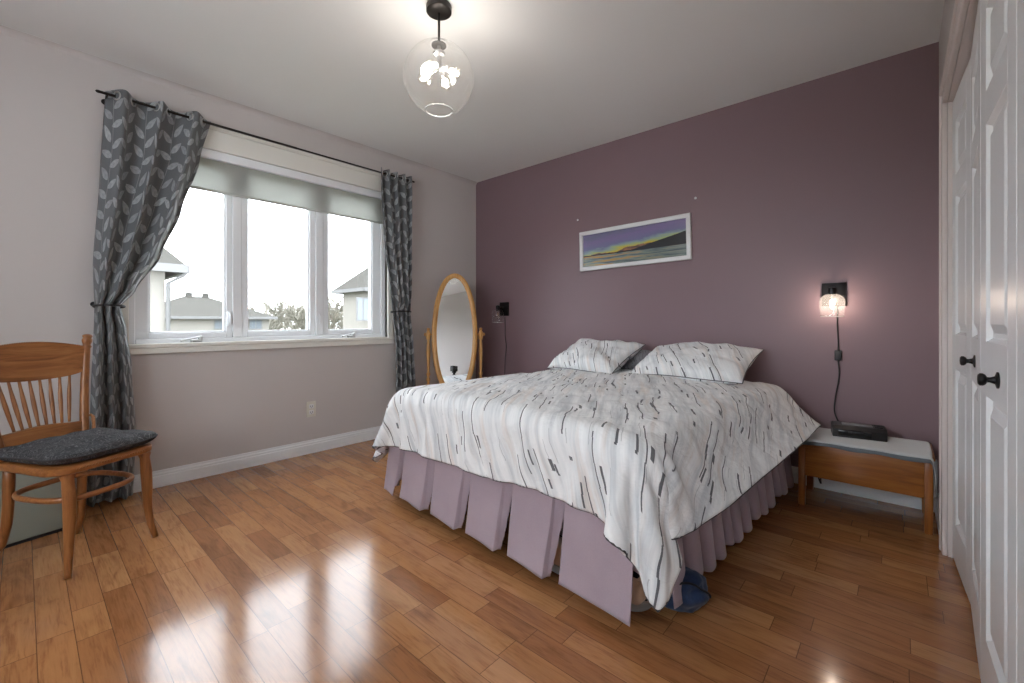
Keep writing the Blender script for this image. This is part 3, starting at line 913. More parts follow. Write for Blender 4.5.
for s in (-1, 1):
    yy = s * 0.236
    b = new()
    pr = [(0.0, 0.055), (0.017, 0.055), (0.017, 0.09), (0.012, 0.10), (0.018, 0.115), (0.011, 0.13), (0.014, 0.20), (0.019, 0.28), (0.014, 0.36), (0.011, 0.40), (0.018, 0.41), (0.018, 0.425), (0.011, 0.435), (0.011, 0.45), (0.018, 0.46), (0.018, 0.475), (0.011, 0.485),
          (0.011, 0.50), (0.017, 0.51), (0.017, 0.525), (0.011, 0.535), (0.013, 0.60), (0.018, 0.72), (0.014, 0.79), (0.010, 0.82), (0.018, 0.835), (0.021, 0.86), (0.021, 0.885), (0.017, 0.90), (0.010, 0.908), (0.014, 0.918), (0.014, 0.928), (0.006, 0.935), (0.0, 0.936)]
    lathe(b, pr, 20, Matrix.Translation((0, yy, 0)))
    obj('post', b, HONEY, t, 50, local=True)
    b = new()
    foot = [(-0.20, 0.0), (-0.155, 0.0), (-0.10, 0.035), (0.0, 0.045), (0.10, 0.035), (0.155, 0.0), (0.20, 0.0), (0.195, 0.022), (0.12, 0.065), (0.03, 0.085), (-0.03, 0.085), (-0.12, 0.065), (-0.195, 0.022)]
    prism(b, foot, yy - 0.016, yy + 0.016, Matrix(((1, 0, 0, 0), (0, 0, 1, 0), (0, 1, 0, 0), (0, 0, 0, 1))), 0.003)
    obj('foot', b, HONEY, t, 40, local=True)
    b = new(); tube(b, [(0, s * 0.205, 0.875), (0, yy, 0.875), (0, yy + s * 0.035, 0.875)], 0.0065, 10)
    lathe(b, [(0.0, 0), (0.013, 0.002), (0.016, 0.010), (0.010, 0.018), (0.0, 0.02)], 14, Matrix.Translation((0, yy + s * 0.02, 0.875)) @ Matrix.Rotation(R(-90 * s), 4, 'X'))
    obj('tilt_knob', b, HONEY, t, 60, local=True)
b = new(); lathe(b, [(0.010, -0.236), (0.012, -0.15), (0.017, -0.05), (0.019, 0), (0.017, 0.05), (0.012, 0.15), (0.010, 0.236)], 16, Matrix.Translation((0, 0, 0.20)) @ Matrix.Rotation(R(90), 4, 'X'))
obj('stretcher', b, HONEY, t, 60, local=True)

# ------------------------------------------------------------------ chair (local: +x faces forward, +y its left)
ch = thing('pressed_back_chair', 'golden oak pressed-back chair with spindles and a dark seat cushion', 'chair', (0.685, -3.010, 0), R(29.5))
SZ = 0.428
def leg(pts, rads, name='leg'):
    b = new(); tube(b, pts, rads, 14); return obj(name, b, OAK_Z, ch, 180, local=True)
for s in (-1, 1):
    ys = 0.158 if s > 0 else -0.134
    # turned, sabre-shaped front legs
    P = [(0.152, ys, 0.410), (0.155, ys, 0.394), (0.156, ys, 0.387), (0.158, ys, 0.370), (0.166, ys * 1.0, 0.31), (0.170, ys * 1.01, 0.22), (0.170, ys * 1.03, 0.14), (0.175, ys * 1.07, 0.07), (0.185, ys * 1.13, 0.02), (0.189, ys * 1.15, 0.0)]
    leg(P, [0.020, 0.022, 0.024, 0.019, 0.0215, 0.020, 0.017, 0.0145, 0.0125, 0.012])
back_feet = {1: (-0.206, 0.128), -1: (-0.225, -0.185)}
for s in (-1, 1):
    fx_, fy_ = back_feet[s]
    y0 = 0.128 * s
    P = [(-0.165, y0, 0.415), (-0.168, y0, 0.33), (-0.170, y0 * 1.0, 0.25), (-0.176, y0 * 1.02, 0.16), (-0.190, y0 * 1.08, 0.08), (fx_, fy_, 0.0)]
    leg(P, [0.018, 0.019, 0.018, 0.017, 0.015, 0.013])
def rrect(hx0, hx1, hyf, hyb, r, n=8):
    """rounded seat outline: back x=hx0 (half width hyb) to front x=hx1 (half width hyf)"""
    cs = [(hx1 - r, hyf - r, 0), (hx0 + r, hyb - r, 90), (hx0 + r, -hyb + r, 180), (hx1 - r, -hyf + r, 270)]
    out = []
    for cx, cy, a0 in cs:
        for k in range(n + 1):
            a = R(a0 + 90 * k / n)
            out.append((cx + r * math.cos(a), cy + r * math.sin(a)))
    return out
out = rrect(-0.195, 0.195, 0.192, 0.178, 0.07)
inn = rrect(-0.145, 0.145, 0.147, 0.128, 0.04)
b = new()
n = len(out)
def vv(p, z): return b.verts.new((p[0], p[1], z))
ro = [[vv(p, z) for p in rrect(-0.195 + i, 0.195 - i, 0.197 - i, 0.178 - i, 0.07)] for z, i in ((SZ - 0.030, 0.004), (SZ - 0.026, 0.0), (SZ - 0.004, 0.0), (SZ, 0.004))]
ri = [[vv(p, z) for p in inn] for z in (SZ, SZ - 0.03)]
allr = ro + ri
for a_, c_ in zip(allr, allr[1:] + allr[:1]):
    for k in range(n): b.faces.new((a_[k], a_[(k + 1) % n], c_[(k + 1) % n], c_[k]))
obj('seat_frame', b, OAK_Y, ch, 50, local=True)
b = new(); prism(b, inn, SZ - 0.016, SZ - 0.010); obj('cane_panel', b, Mat('woven_cane', (0.42, 0.27, 0.12), 0.6).m, ch, local=True)
# beaded edge moulding along the front rail
b = new()
for k in range(24):
    y = -0.125 + 0.25 * k / 23
    lathe(b, [(0.0, -0.004), (0.0045, -0.002), (0.005, 0.001), (0.0, 0.004)], 8, Matrix.Translation((0.196, y, SZ - 0.014)) @ Matrix.Rotation(R(90), 4, 'Y'))
obj('beading', b, OAK_Y, ch, 60, local=True)
# bentwood hoop stretcher
pts = []
for k in range(48):
    a = 2 * PI * k / 48
    c, s_ = math.cos(a), math.sin(a)
    e = 2 / 3.0
    pts.append((-0.003 + 0.168 * math.copysign(abs(c) ** e, c), 0.155 * math.copysign(abs(s_) ** e, s_), 0.286))
b = new(); tube(b, pts, 0.0095, 10, closed=True, squash=1.25); obj('hoop_stretcher', b, OAK_SHINE, ch, 180, local=True)
# back posts
def backpt(y_frac, z):
    """a point of the raked back: y_frac -1..1 between the posts"""
    k = (z - SZ) / (0.93 - SZ)
    return Vector((-0.175 - 0.075 * k - 0.010 * math.sin(PI * k), y_frac * (0.142 + 0.062 * k), z))
for s in (-1, 1):
    b = new()
    zs = [(SZ - 0.01, 0.016), (0.45, 0.0165), (0.52, 0.017), (0.60, 0.0165), (0.70, 0.016), (0.80, 0.0155), (0.862, 0.0145), (0.868, 0.018), (0.873, 0.018), (0.878, 0.014), (0.885, 0.016), (0.895, 0.0195), (0.905, 0.0195), (0.912, 0.015), (0.916, 0.018), (0.922, 0.019), (0.928, 0.015), (0.931, 0.004)]
    tube(b, [backpt(s, z) for z, _ in zs], [r for _, r in zs], 14)
    obj('back_post', b, OAK_Z, ch, 180, local=True)
    # small curved brace between post and seat
    b = new()
    p = backpt(s, 0.53)
    tube(b, [p + Vector((0.004, s * 0.010, 0.012)), p + Vector((0.010, s * 0.020, 0.018)), p + Vector((0.018, s * 0.024, 0.008)), p + Vector((0.025, s * 0.022, -0.03)), p + Vector((0.03, s * 0.018, -0.08)), (-0.140, s * 0.160, SZ + 0.0)], [0.004, 0.006, 0.007, 0.007, 0.007, 0.007], 10)
    obj('hip_brace', b, OAK_SHINE, ch, 180, local=True)
# crest rail: carved board with a toothed bowed top edge
b = new()
NU = 96
lo, hi = [], []
def crest(u, top, off):
    y = u
    if top:
        z = 0.868 + 0.030 * (1 - abs(u) ** 2.0) + (0.0035 if int((u + 1) * 48) % 2 else 0.0) * (1 if abs(u) < 0.93 else 0)
    else:
        z = 0.735 + 0.022 * (abs(u) ** 6) - 0.004 * math.cos(u * PI)
    p = backpt(y * 0.985, z)
    bow = -0.018 * (1 - u * u)
    return Vector((p.x + bow + off, p.y, p.z))
for off in (0.008, -0.008):
    lo.append([b.verts.new(crest(-1 + 2 * i / NU, False, off)) for i in range(NU + 1)])
    hi.append([b.verts.new(crest(-1 + 2 * i / NU, True, off)) for i in range(NU + 1)])
for i in range(NU):
    b.faces.new((lo[0][i], lo[0][i + 1], hi[0][i + 1], hi[0][i])); b.faces.new((lo[1][i], hi[1][i], hi[1][i + 1], lo[1][i + 1]))
    b.faces.new((hi[0][i], hi[0][i + 1], hi[1][i + 1], hi[1][i])); b.faces.new((lo[0][i], lo[1][i], lo[1][i + 1], lo[0][i + 1]))
for i in (0, NU): b.faces.new((lo[0][i], hi[0][i], hi[1][i], lo[1][i]))
cro = obj('crest_rail', b, OAK_Y, ch, 40, local=True)
# pressed leaf scroll on the crest
b = new()
def cpt(u, v, off=0.0095):
    a_, c_ = crest(u, False, off), crest(u, True, off)
    return a_.lerp(c_, v)
for s in (-1, 1):
    tube(b, [cpt(s * (0.08 + 0.62 * k / 20), 0.5 + 0.20 * math.sin(k * 0.55)) for k in range(21)], 0.0022, 6)
    for cx in (0.25, 0.45, 0.62):
        tube(b, [cpt(s * (cx + 0.05 * math.cos(q * 0.5) * (1 - q / 16)), 0.5 + 0.2 * math.sin(q * 0.5) * (1 - q / 16)) for q in range(13)], 0.0018, 6)
tube(b, [cpt(0.07 * math.cos(2 * PI * q / 16), 0.5 + 0.22 * math.sin(2 * PI * q / 16)) for q in range(16)], 0.002, 6, closed=True)
b.free()
# lower back rail
b = new()
lo, hi = [], []
for off in (0.009, -0.009):
    lo.append([b.verts.new(backpt(-1 + 2 * i / 24, 0.452) + Vector((off, 0, 0))) for i in range(25)])
    hi.append([b.verts.new(backpt(-1 + 2 * i / 24, 0.530 + 0.006 * math.cos((-1 + 2 * i / 24) * PI)) + Vector((off, 0, 0))) for i in range(25)])
for i in range(24):
    b.faces.new((lo[0][i], lo[0][i + 1], hi[0][i + 1], hi[0][i])); b.faces.new((lo[1][i], hi[1][i], hi[1][i + 1], lo[1][i + 1]))
    b.faces.new((hi[0][i], hi[0][i + 1], hi[1][i + 1], hi[1][i])); b.faces.new((lo[0][i], lo[1][i], lo[1][i + 1], lo[0][i + 1]))
for i in (0, 24): b.faces.new((lo[0][i], hi[0][i], hi[1][i], lo[1][i]))
obj('lower_back_rail', b, OAK_Y, ch, 40, local=True)
for k in range(8):
    u = -1 + 2 * k / 7
    a_ = backpt(u * 0.62, 0.53); c_ = crest(u * 0.70, False, 0) + Vector((0, 0, 0.004))
    b = new()
    pts = [a_.lerp(c_, q / 6) + Vector((-0.002 * math.sin(PI * q / 6), 0, 0)) for q in range(7)]
    tube(b, pts, [0.0052, 0.006, 0.0075, 0.008, 0.0072, 0.0055, 0.005], 10)
    obj('spindle', b, OAK_Z, ch, 180, local=True)
# cushion: a thing of its own lying on the seat
cu = thing('seat_cushion', 'charcoal scroll-patterned cushion lying on the oak chair seat', 'cushion', (0.685, -3.010, SZ), R(29.5))
b = new()
NU_, NV_ = 56, 56
def cush(side):
    def fn(s, t):
        x, y = 2 * s - 1, 2 * t - 1
        rx = x * (1 - 0.07 * (1 - abs(y)) ** 0.8 * 0 - 0.05 * (1 - y * y) * abs(x) ** 3)
        ry = y * (1 - 0.05 * (1 - x * x) * abs(y) ** 3)
        X = 0.005 + rx * 0.205 * (1 - 0.16 * ry ** 4 * rx ** 2); Y = 0.012 + ry * 0.208 * (1 - 0.10 * rx ** 4 * ry ** 2)
        e = (1 - abs(x) ** 3.2) * (1 - abs(y) ** 3.2)
        h = 0.032 * max(e, 0) ** 0.38
        wr = noise.noise(Vector((X * 9, Y * 9, 1.3))) * 0.018 + noise.noise(Vector((X * 26, Y * 20, 4.3))) * 0.007
        corner = max(0, abs(x) * abs(y) - 0.55) / 0.45
        lift = 0.006 * corner
        zc = 0.030 + lift
        if side > 0: return Vector((X, Y, zc + h * 1.15 + wr * max(e, 0) ** 0.3))
        return Vector((X, Y, max(0.0, zc - h * 1.2) + 0.001))
    return fn
top = grid(b, cush(1), NU_, NV_); bot = grid(b, cush(-1), NU_, NV_)
bmesh.ops.remove_doubles(b, verts=b.verts, dist=0.0008)
obj('cushion_body', b, CUSHION, cu, 180, local=True)
b = new()
pts = []
for k in range(120):
    q = k / 30; side = int(q); f = q - side
    st = [(f, 0), (1, f), (1 - f, 1), (0, 1 - f)][side]
    pts.append(cush(-1)(*st) * 0.5 + cush(1)(*st) * 0.5)
tube(b, pts, 0.0035, 6, closed=True); obj('piping', b, Mat('dark_piping', (0.03, 0.03, 0.033), 0.8).m, cu, 180, local=True)
for s in (-1, 1):
    b = new(); tube(b, [(-0.190, s * 0.175, 0.028), (-0.215, s * 0.170, 0.022), (-0.205, s * 0.155, 0.04), (-0.195, s * 0.17, 0.028)], 0.004, 6)
    obj('tie', b, CUSHION, cu, 180, local=True)

# green storage box behind the chair
t = thing('storage_box', 'sage green box on the floor behind the oak chair', 'box', (0.2, -3.35, 0), 0.0)
def quadbox(b, P, z0, z1, bev):
    prism(b, P, z0, z1, None, bev)
Q = [(0.02, -3.08), (0.365, -3.03), (0.48, -3.44), (0.48, -3.80), (0.02, -3.80)]
Q = [(0.025, -3.06), (0.355, -3.022), (0.455, -3.42), (0.125, -3.46)]
b = new(); prism(b, Q, 0.0, 0.012); obj('base', b, MATBLACK, t, 30)  # black strip stands in for the shadow line under the box
b = new(); prism(b, Q, 0.012, 0.335, None, 0.006); obj('body', b, GREENBOX, t, 30)
c = Vector((sum(p[0] for p in Q) / 4, sum(p[1] for p in Q) / 4))
Ql = [tuple(c + (Vector(p) - c) * 1.02) for p in Q]
b = new(); prism(b, Ql, 0.335, 0.36, None, 0.006); obj('lid', b, GREENBOX, t, 30)

# ------------------------------------------------------------------ nightstand right
t = thing('nightstand', 'low amber wooden nightstand with long front panel right of the bed', 'nightstand', (3.18, -0.20, 0), 0)
nx0, nx1, ny0, ny1 = 2.912, 3.442, -0.365, -0.045
def legbox(x, y):
    b = new(); bx(b, x - 0.0155, x + 0.0155, y - 0.0155, y + 0.0155, 0, 0.346, 0.003); obj('leg', b, STANDZ, t, 30)
for x in (nx0 + 0.016, nx1 - 0.016):
    for y in (ny0 + 0.016, ny1 - 0.016): legbox(x, y)
b = new(); bx(b, nx0 + 0.03, nx1 - 0.03, ny0 + 0.004, ny0 + 0.022, 0.163, 0.346, 0.002); obj('front_panel', b, STAND, t, 30)
b = new(); bx(b, nx0 + 0.03, nx1 - 0.03, ny1 - 0.02, ny1 - 0.006, 0.163, 0.346, 0.002); obj('back_panel', b, STAND, t, 30)
for x in (nx0 + 0.006, nx1 - 0.020):
    b = new(); bx(b, x, x + 0.014, ny0 + 0.03, ny1 - 0.03, 0.163, 0.346, 0.002); obj('side_panel', b, STAND, t, 30)
b = new(); bx(b, nx0 - 0.006, nx1 + 0.006, ny0 - 0.010, ny1 + 0.004, 0.346, 0.360, 0.003); obj('top', b, STAND, t, 30)
# runner cloth
t = thing('table_runner', 'white cloth with grey edge draped over the right nightstand', 'cloth', (3.18, -0.20, 0.36), 0)
def runner(edge):
    b = new()
    x0, x1 = nx0 - 0.028, nx1 + 0.018
    y0, y1 = ny0 - 0.022, ny1 + 0.004
    def fn(s, u):
        x = x0 + (x1 - x0) * s
        y = y0 + (y1 - y0) * u
        z = 0.3635 + 0.0012 * noise.noise(Vector((x * 14, y * 14, 0)))
        if u < 0.04:
            k = (0.04 - u) / 0.04
            z -= 0.004 * k * k + 0.006 * k * (0.5 + noise.noise(Vector((x * 7, 0, 3))))
        if s > 0.955:
            k = (s - 0.955) / 0.045; z -= 0.05 * k * k; x = x - 0.012 * k
            if u < 0.5: z -= 0.09 * k * k * (0.5 - u) * 2
        if s < 0.03:
            k = (0.03 - s) / 0.03; z -= 0.012 * k * k
        return Vector((x, y, z))
    grid(b, fn, 60, 30)
    o = obj('cloth', b, WHITECLOTH, t, 180)
    md = o.modifiers.new('thickness', 'SOLIDIFY'); md.thickness = 0.004; md.offset = 1
    b = new()
    def fe(s, u):
        p = fn(s, 0.0); p2 = fn(s, 0.035)
        q = Vector((p.x, p.y - 0.002, p.z)).lerp(Vector((p.x, p.y - 0.001, p.z - 0.018 - 0.002 * math.sin(s * 17))), u)
        return q
    grid(b, fe, 60, 3)
    o = obj('grey_border', b, GREYCLOTH, t, 180); o['label'] = 'grey cloth edge'
    md = o.modifiers.new('thickness', 'SOLIDIFY'); md.thickness = 0.003; md.offset = 0
runner(True)
# clock radio
t = thing('clock_radio', 'black clock radio on the white runner under the lit wall lamp', 'radio', (3.155, -0.15, 0.368), R(9))
b = new()
pr = [(-0.062, 0.0), (0.060, 0.0), (0.060, 0.055), (0.030, 0.066), (-0.045, 0.060), (-0.066, 0.044)]
prism(b, pr, -0.115, 0.115, Matrix(((0, 0, 1, 0), (1, 0, 0, 0), (0, 1, 0, 0), (0, 0, 0, 1))), 0.003)
obj('casing', b, MATBLACK, t, 30, local=True)
b = new(); bx(b, -0.07, 0.06, -0.025, 0.020, 0.0605, 0.0665, 0.002); obj('top_bar', b, Mat('grey_silver_plastic', (0.25, 0.25, 0.26), 0.3).m, t, 30, local=True)
b = new(); bx(b, -0.09, 0.05, -0.066, -0.062, 0.010, 0.036, 0.001); obj('display', b, Mat('dark_display', (0.01, 0.012, 0.015), 0.1).m, t, 30, local=True)
for k in range(4):
    b = new(); bx(b, 0.068 + 0.0, 0.10, -0.035 + k * 0.016, -0.024 + k * 0.016, 0.058, 0.0655, 0.001); obj('button', b, BLACK, t, 30, local=True)
# cable under the nightstand and a cloth strip hanging behind
o = obj('cable', cord([(2.99, -0.30, 0.165), (3.0, -0.24, 0.10), (2.985, -0.10, 0.09), (3.01, -0.06, 0.13), (3.09, -0.03, 0.15), (3.11, -0.025, 0.19)], 0.004), CORDM, None, 180)
tag(o, 'black cable looping under the right nightstand', 'cable')
b = new()
def fn(s, u):
    z = 0.335 - 0.17 * u
    return Vector((3.452 + 0.006 * math.sin(s * 9 + u * 4), -0.33 + s * 0.055 + 0.01 * math.sin(u * 7), z))
grid(b, fn, 14, 20)
o = obj('hand_towel', b, WHITECLOTH, None, 180); md = o.modifiers.new('thickness', 'SOLIDIFY'); md.thickness = 0.004
tag(o, 'pale cloth hanging between the right nightstand and the closet wall', 'cloth')

# ------------------------------------------------------------------ left nightstand behind the bed
t = thing('nightstand', 'pale nightstand hidden behind the far left side of the bed', 'nightstand', (0.88, -0.24, 0), 0)
b = new(); bx(b, 0.66, 1.06, -0.42, -0.04, 0.492, 0.512, 0.004); obj('top', b, WHITEPL, t, 30)
b = new(); bx(b, 0.68, 1.04, -0.40, -0.05, 0.12, 0.492, 0.002); obj('body', b, WHITEPL, t, 30)
for z in (0.30, 0.475):
    b = new(); bx(b, 0.69, 1.03, -0.408, -0.400, z - 0.165, z, 0.002); d = obj('drawer', b, WHITEPL, t, 30)
    b = new(); lathe(b, [(0.008, 0), (0.006, 0.012), (0.012, 0.018), (0.0, 0.024)], 12, Matrix.Translation((0.86, -0.408, z - 0.08)) @ Matrix.Rotation(R(90), 4, 'X')); obj('knob', b, STEEL, d, 60)
for x in (0.70, 1.02):
    for y in (-0.38, -0.07):
        b = new(); bx(b, x - 0.015, x + 0.015, y - 0.015, y + 0.015, 0, 0.12, 0.002); obj('leg', b, WHITEPL, t, 30)

# ------------------------------------------------------------------ bed
BROT = R(-3.5)
bed = thing('bed', 'large bed with a mauve pleated skirt standing against the plum wall', 'bed', (1.945, -1.865, 0), BROT)
HW, BL, MT = 0.765, 1.79, 0.57
b = new(); bx(b, -HW + 0.01, HW - 0.01, 0.06, BL, 0.36, MT, 0.05, 4); obj('mattress', b, MATTRESS, bed, 60, local=True)
b = new(); bx(b, -HW + 0.015, HW - 0.015, 0.065, BL, 0.185, 0.358, 0.012); obj('box_spring', b, fabric('gap_shade_box_spring_cloth', (0.10, 0.085, 0.09), (0.08, 0.07, 0.075)), bed, 40, local=True)  # box spring coloured dark to stand in for shade in the pleat gaps
b = new()
bx(b, -HW + 0.03, -HW + 0.06, 0.08, BL, 0.15, 0.184); bx(b, HW - 0.06, HW - 0.03, 0.08, BL, 0.15, 0.184)
bx(b, -HW + 0.06, HW - 0.06, 0.12, 0.15, 0.15, 0.184); bx(b, -HW + 0.06, HW - 0.06, BL - 0.05, BL - 0.02, 0.15, 0.184)
obj('metal_frame', b, BLACK, bed, local=True)
for x in (-HW + 0.06, HW - 0.06):
    for y in (0.22, BL - 0.05):
        b = new(); lathe(b, [(0.016, 0.04), (0.016, 0.155)], 12, Matrix.Translation((x, y, 0))); lathe(b, [(0.0, 0), (0.022, 0.002), (0.026, 0.02), (0.022, 0.038), (0.0, 0.04)], 14, Matrix.Translation((x, y, 0)))
        obj('leg', b, BLACK, bed, 60, local=True)

def skirt_front():
    b = new()
    u0, u1 = -0.775, 0.752
    seams = [-0.775, -0.610, -0.325, -0.052, 0.210, 0.475, 0.80]
    N, M_ = 620, 28
    def fn(s, t):
        u = u0 + (u1 - u0) * s
        k = max(i for i in range(len(seams)) if seams[i] <= u + 1e-9)
        k = min(k, len(seams) - 2)
        a, c = seams[k], seams[k + 1]
        w = c - a
        f = (u - a) / w
        h = 1 - t                                # 0 top .. 1 hem
        last = k == len(seams) - 2
        fe_ = 0.90
        g = min(f / fe_, 1.0) if not last else f
        body = 0.020 + 0.045 * h + (0.014 * h ** 1.3) * smoothstep(0.15, 0.85, g) * (0.6 if last else 1.0)
        # the fold turns back under at the right of each panel, leaving a dark wedge
        back = 0.0
        if not last and f > 0.80: back = smoothstep(0.66, 0.97, f) * (0.010 + 0.045 * h)
        back *= 1 - 0.95 * smoothstep(0.985, 1.0, f)
        if not last: back += 0.0
        x = a + w * f - (0.020 * h * smoothstep(0.55, 0.92, f) * (1 - smoothstep(0.94, 1.0, f)) if not last else 0)
        body += 0.004 * noise.noise(Vector((u * 7, t * 3, k * 3.0))) * (0.3 + h)
        if f > 0.93 and not last: body = body * (1 - smoothstep(0.985, 1.0, f)) + (0.020 + 0.045 * h) * smoothstep(0.985, 1.0, f)
        z0 = 0.058 - 0.006 * g + 0.004 * noise.noise(Vector((u * 9, 2, 0)))
        if not last: z0 += 0.03 * smoothstep(0.89, 0.925, f) * (1 - smoothstep(0.985, 1.0, f))
        z = z0 + (0.40 - z0) * t
        return Vector((x + 0.010 * h * smoothstep(0.9, 1.0, s), 0.062 - body + back, z))
    gv = grid(b, fn, N, M_)
    # slits cut beside the seams stand in for the shadows of the pleats
    kill = []
    b.faces.ensure_lookup_table()
    for n_, f_ in enumerate(b.faces):
        j_, i_ = divmod(n_, N)
        u = u0 + (u1 - u0) * (i_ + 0.5) / N; h = 1 - (j_ + 0.5) / M_
        for sm in seams[1:-1]:
            if h > 0.22 and -(0.003 + 0.048 * (h - 0.22)) < u - sm < -0.0005: kill.append(f_)
    bmesh.ops.delete(b, geom=kill, context='FACES')
    o = obj('bed_skirt_front', b, SKIRT, bed, 180, local=True)
    md = o.modifiers.new('thickness', 'SOLIDIFY'); md.thickness = 0.003; md.offset = 0
skirt_front()
def skirt_side(sgn, y0, y1, name):
    b = new()
    N, M_ = 380, 20
    rnd = random.Random(5 + sgn)
    seams = [y0]
    while seams[-1] < y1: seams.append(seams[-1] + rnd.uniform(0.085, 0.15))
    def fn(s, t):
        v = y0 + (y1 - y0) * s
        k = max(i for i in range(len(seams)) if seams[i] <= v + 1e-9)
        a, c = seams[k], seams[min(k + 1, len(seams) - 1)]
        w = max(c - a, 1e-3); f = (v - a) / w
        h = 1 - t
        notch = math.exp(-((f * w) / 0.012) ** 2) + math.exp(-(((1 - f) * w) / 0.012) ** 2)
        if k == 0 and f < 0.3: notch = 0
        out_ = 0.012 + 0.045 * h + 0.016 * h * math.sin(f * PI) - notch * 0.05 * h - 0.018 * h * f
        z0 = 0.052 + 0.014 * f + (0.02 if k % 3 == 1 else 0)
        z = z0 + (0.42 - z0) * t
        return Vector((sgn * (HW + out_), v, z))
    grid(b, fn, N, M_)
    o = obj(name, b, SKIRT, bed, 180, local=True)
    md = o.modifiers.new('thickness', 'SOLIDIFY'); md.thickness = 0.003; md.offset = 0
skirt_side(1, 0.165, BL - 0.08, 'bed_skirt_side')
skirt_side(-1, 0.06, BL - 0.08, 'bed_skirt_side')
# tucked-up skirt flap around the open corner
b = new()
def fn(s, t):
    a = s * 0.36
    if a < 0.16: p = Vector((HW - 0.15 + a, 0.048, 0))
    elif a < 0.20:
        k = (a - 0.16) / 0.04 * PI / 2; p = Vector((HW + 0.01 + 0.012 * math.sin(k), 0.06 - 0.012 * math.cos(k), 0))
    else: p = Vector((HW + 0.022, 0.06 + (a - 0.20), 0))
    h = 1 - t
    z0 = 0.195 + 0.012 * math.sin(s * 7)
    if s > 0.75: z0 -= 0.05 * (s - 0.75) / 0.25
    p.x += 0.012 * h * math.sin(s * 11) ; p.y -= 0.01 * h if a < 0.18 else 0
    p.z = z0 + (0.42 - z0) * t
    return p
grid(b, fn, 60, 12)
o = obj('bed_skirt_corner', b, SKIRT, bed, 180, local=True); md = o.modifiers.new('thickness', 'SOLIDIFY'); md.thickness = 0.003; md.offset = 0

